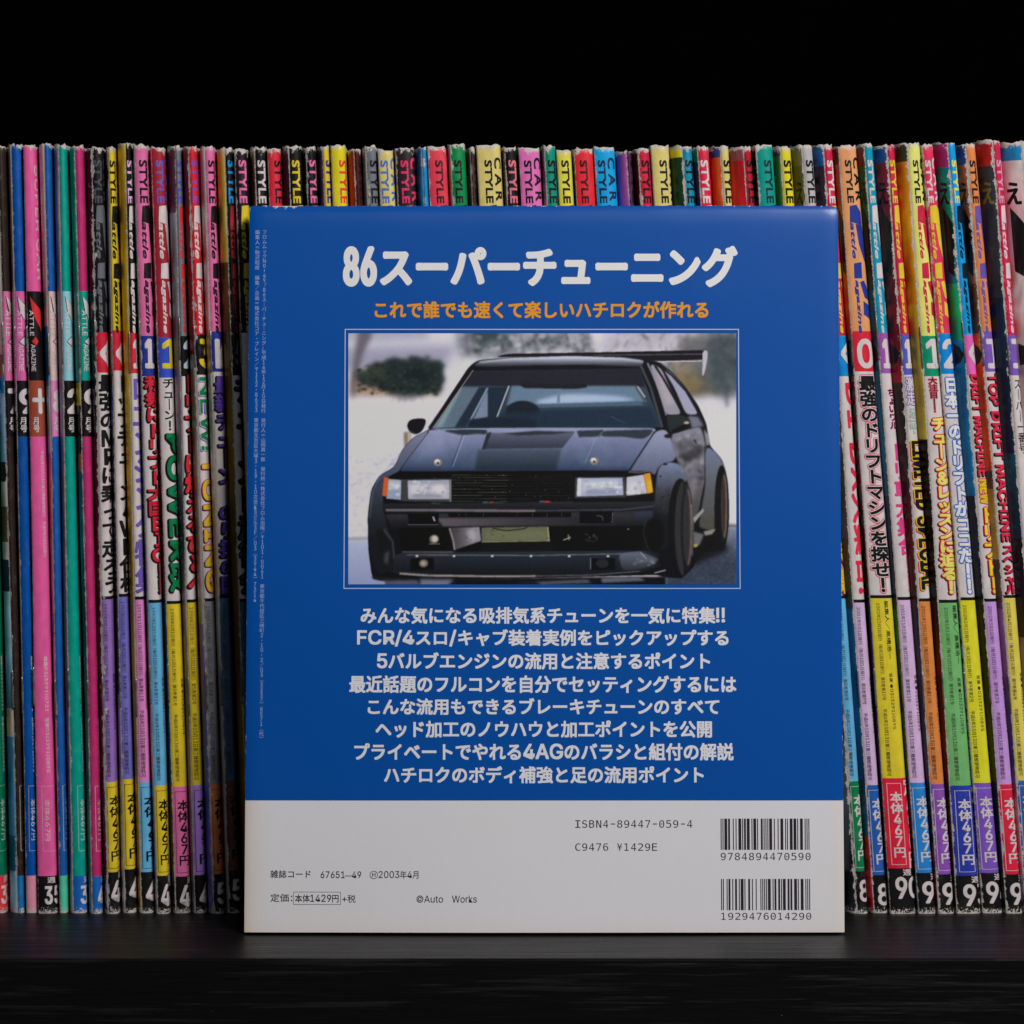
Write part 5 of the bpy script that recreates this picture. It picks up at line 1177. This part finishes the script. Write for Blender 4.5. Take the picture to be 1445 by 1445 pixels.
    body = mask([(335, 382), (395, 280), (470, 165), (500, 143), (620, 133), (820, 127), (960, 129), (1080, 140), (1130, 150), (1165, 178), (1215, 232), (1262, 300), (1290, 362), (1302, 440), (1345, 488), (1364, 560), (1368, 700), (1355, 780), (1320, 803), (1243, 862), (1205, 897), (1120, 885), (300, 905), (170, 905), (122, 800), (120, 680), (132, 590), (160, 542), (212, 514), (238, 455), (275, 412)], 1)
    lum = im2.mean(-1, keepdims=True); dark = (np.clip((150 - lum) / 60, 0, 1) * body[..., None]) * ((im2[..., 2:3] - im2[..., 0:1]) > 6)
    im2 = im2 * (1 - .38 * dark) + lum * .34 * dark
    im2 = np.where(im2 < 120, 120 * (np.clip(im2, 0, 120) / 120) ** 1.14, im2)
    im2 = np.clip(im2, 2, 215)
    # photograph levels -> ink
    c = im2 / 255.0
    l = np.where(c <= .04045, c / 12.92, ((c + .055) / 1.055) ** 2.4) / WHITE_GAIN
    l = np.clip(l, .004, .86)
    V = np.zeros((GH + 1, GW + 1, 3))
    cs = [bk(491.6, 470.4), bk(1038.9, 470.4), bk(1038.9, 824.6), bk(491.6, 824.6)]
    tx, ty = (PX - X0) / (X1 - X0), (PY - Y0) / (Y1 - Y0)
    for d in (0, 1):
        V[..., 0 if d == 0 else 2] = (cs[0][d] * (1 - tx) * (1 - ty) + cs[1][d] * tx * (1 - ty) + cs[2][d] * tx * ty + cs[3][d] * (1 - tx) * ty)
    # height of the sheet, sampled coarsely and interpolated
    sy = np.zeros(PX.shape); step = 16
    ri = list(range(0, GH + 1, step)) + [GH]; ci = list(range(0, GW + 1, step)) + [GW]
    coarse = np.array([[sheet_y(V[r, q, 0], V[r, q, 2]) for q in ci] for r in ri])
    tmp = np.array([np.interp(np.arange(GW + 1), ci, row) for row in coarse])
    sy = np.array([np.interp(np.arange(GH + 1), ri, tmp[:, q]) for q in range(GW + 1)]).T
    V[..., 1] = sy - 0.075
    nx = GW + 1; idx = np.arange((GH + 1) * nx).reshape(GH + 1, nx)
    F = np.stack([idx[1:, :-1], idx[1:, 1:], idx[:-1, 1:], idx[:-1, :-1]], -1).reshape(-1, 4)
    me = bpy.data.meshes.new('car_picture')
    me.vertices.add(V.shape[0] * nx); me.vertices.foreach_set('co', (V * MM).astype(np.float32).ravel())
    me.loops.add(F.size); me.loops.foreach_set('vertex_index', F.astype(np.int32).ravel())
    me.polygons.add(len(F)); me.polygons.foreach_set('loop_start', np.arange(0, F.size, 4, dtype=np.int32)); me.polygons.foreach_set('loop_total', np.full(len(F), 4, dtype=np.int32))
    me.update(calc_edges=True)
    a = me.attributes.new('ink', 'FLOAT_COLOR', 'POINT')
    a.data.foreach_set('color', np.concatenate([l, np.ones(l.shape[:2] + (1,))], -1).astype(np.float32).ravel())
    a = me.attributes.new('wear', 'FLOAT_VECTOR', 'POINT'); W = np.zeros(V.shape); W[..., 0] = 30; W[..., 1] = V[..., 2] + 60; W[..., 2] = 3
    a.data.foreach_set('vector', W.astype(np.float32).ravel())
    a = me.attributes.new('edge', 'FLOAT_VECTOR', 'POINT'); E = np.zeros(V.shape); E[..., 1] = 60
    a.data.foreach_set('vector', E.astype(np.float32).ravel())
    o = link_mesh('car_picture', me, M_BOOK, book, True)
    o['label'] = 'printed photo of a black wide-body coupe with rear wing parked in snow'
car_picture()
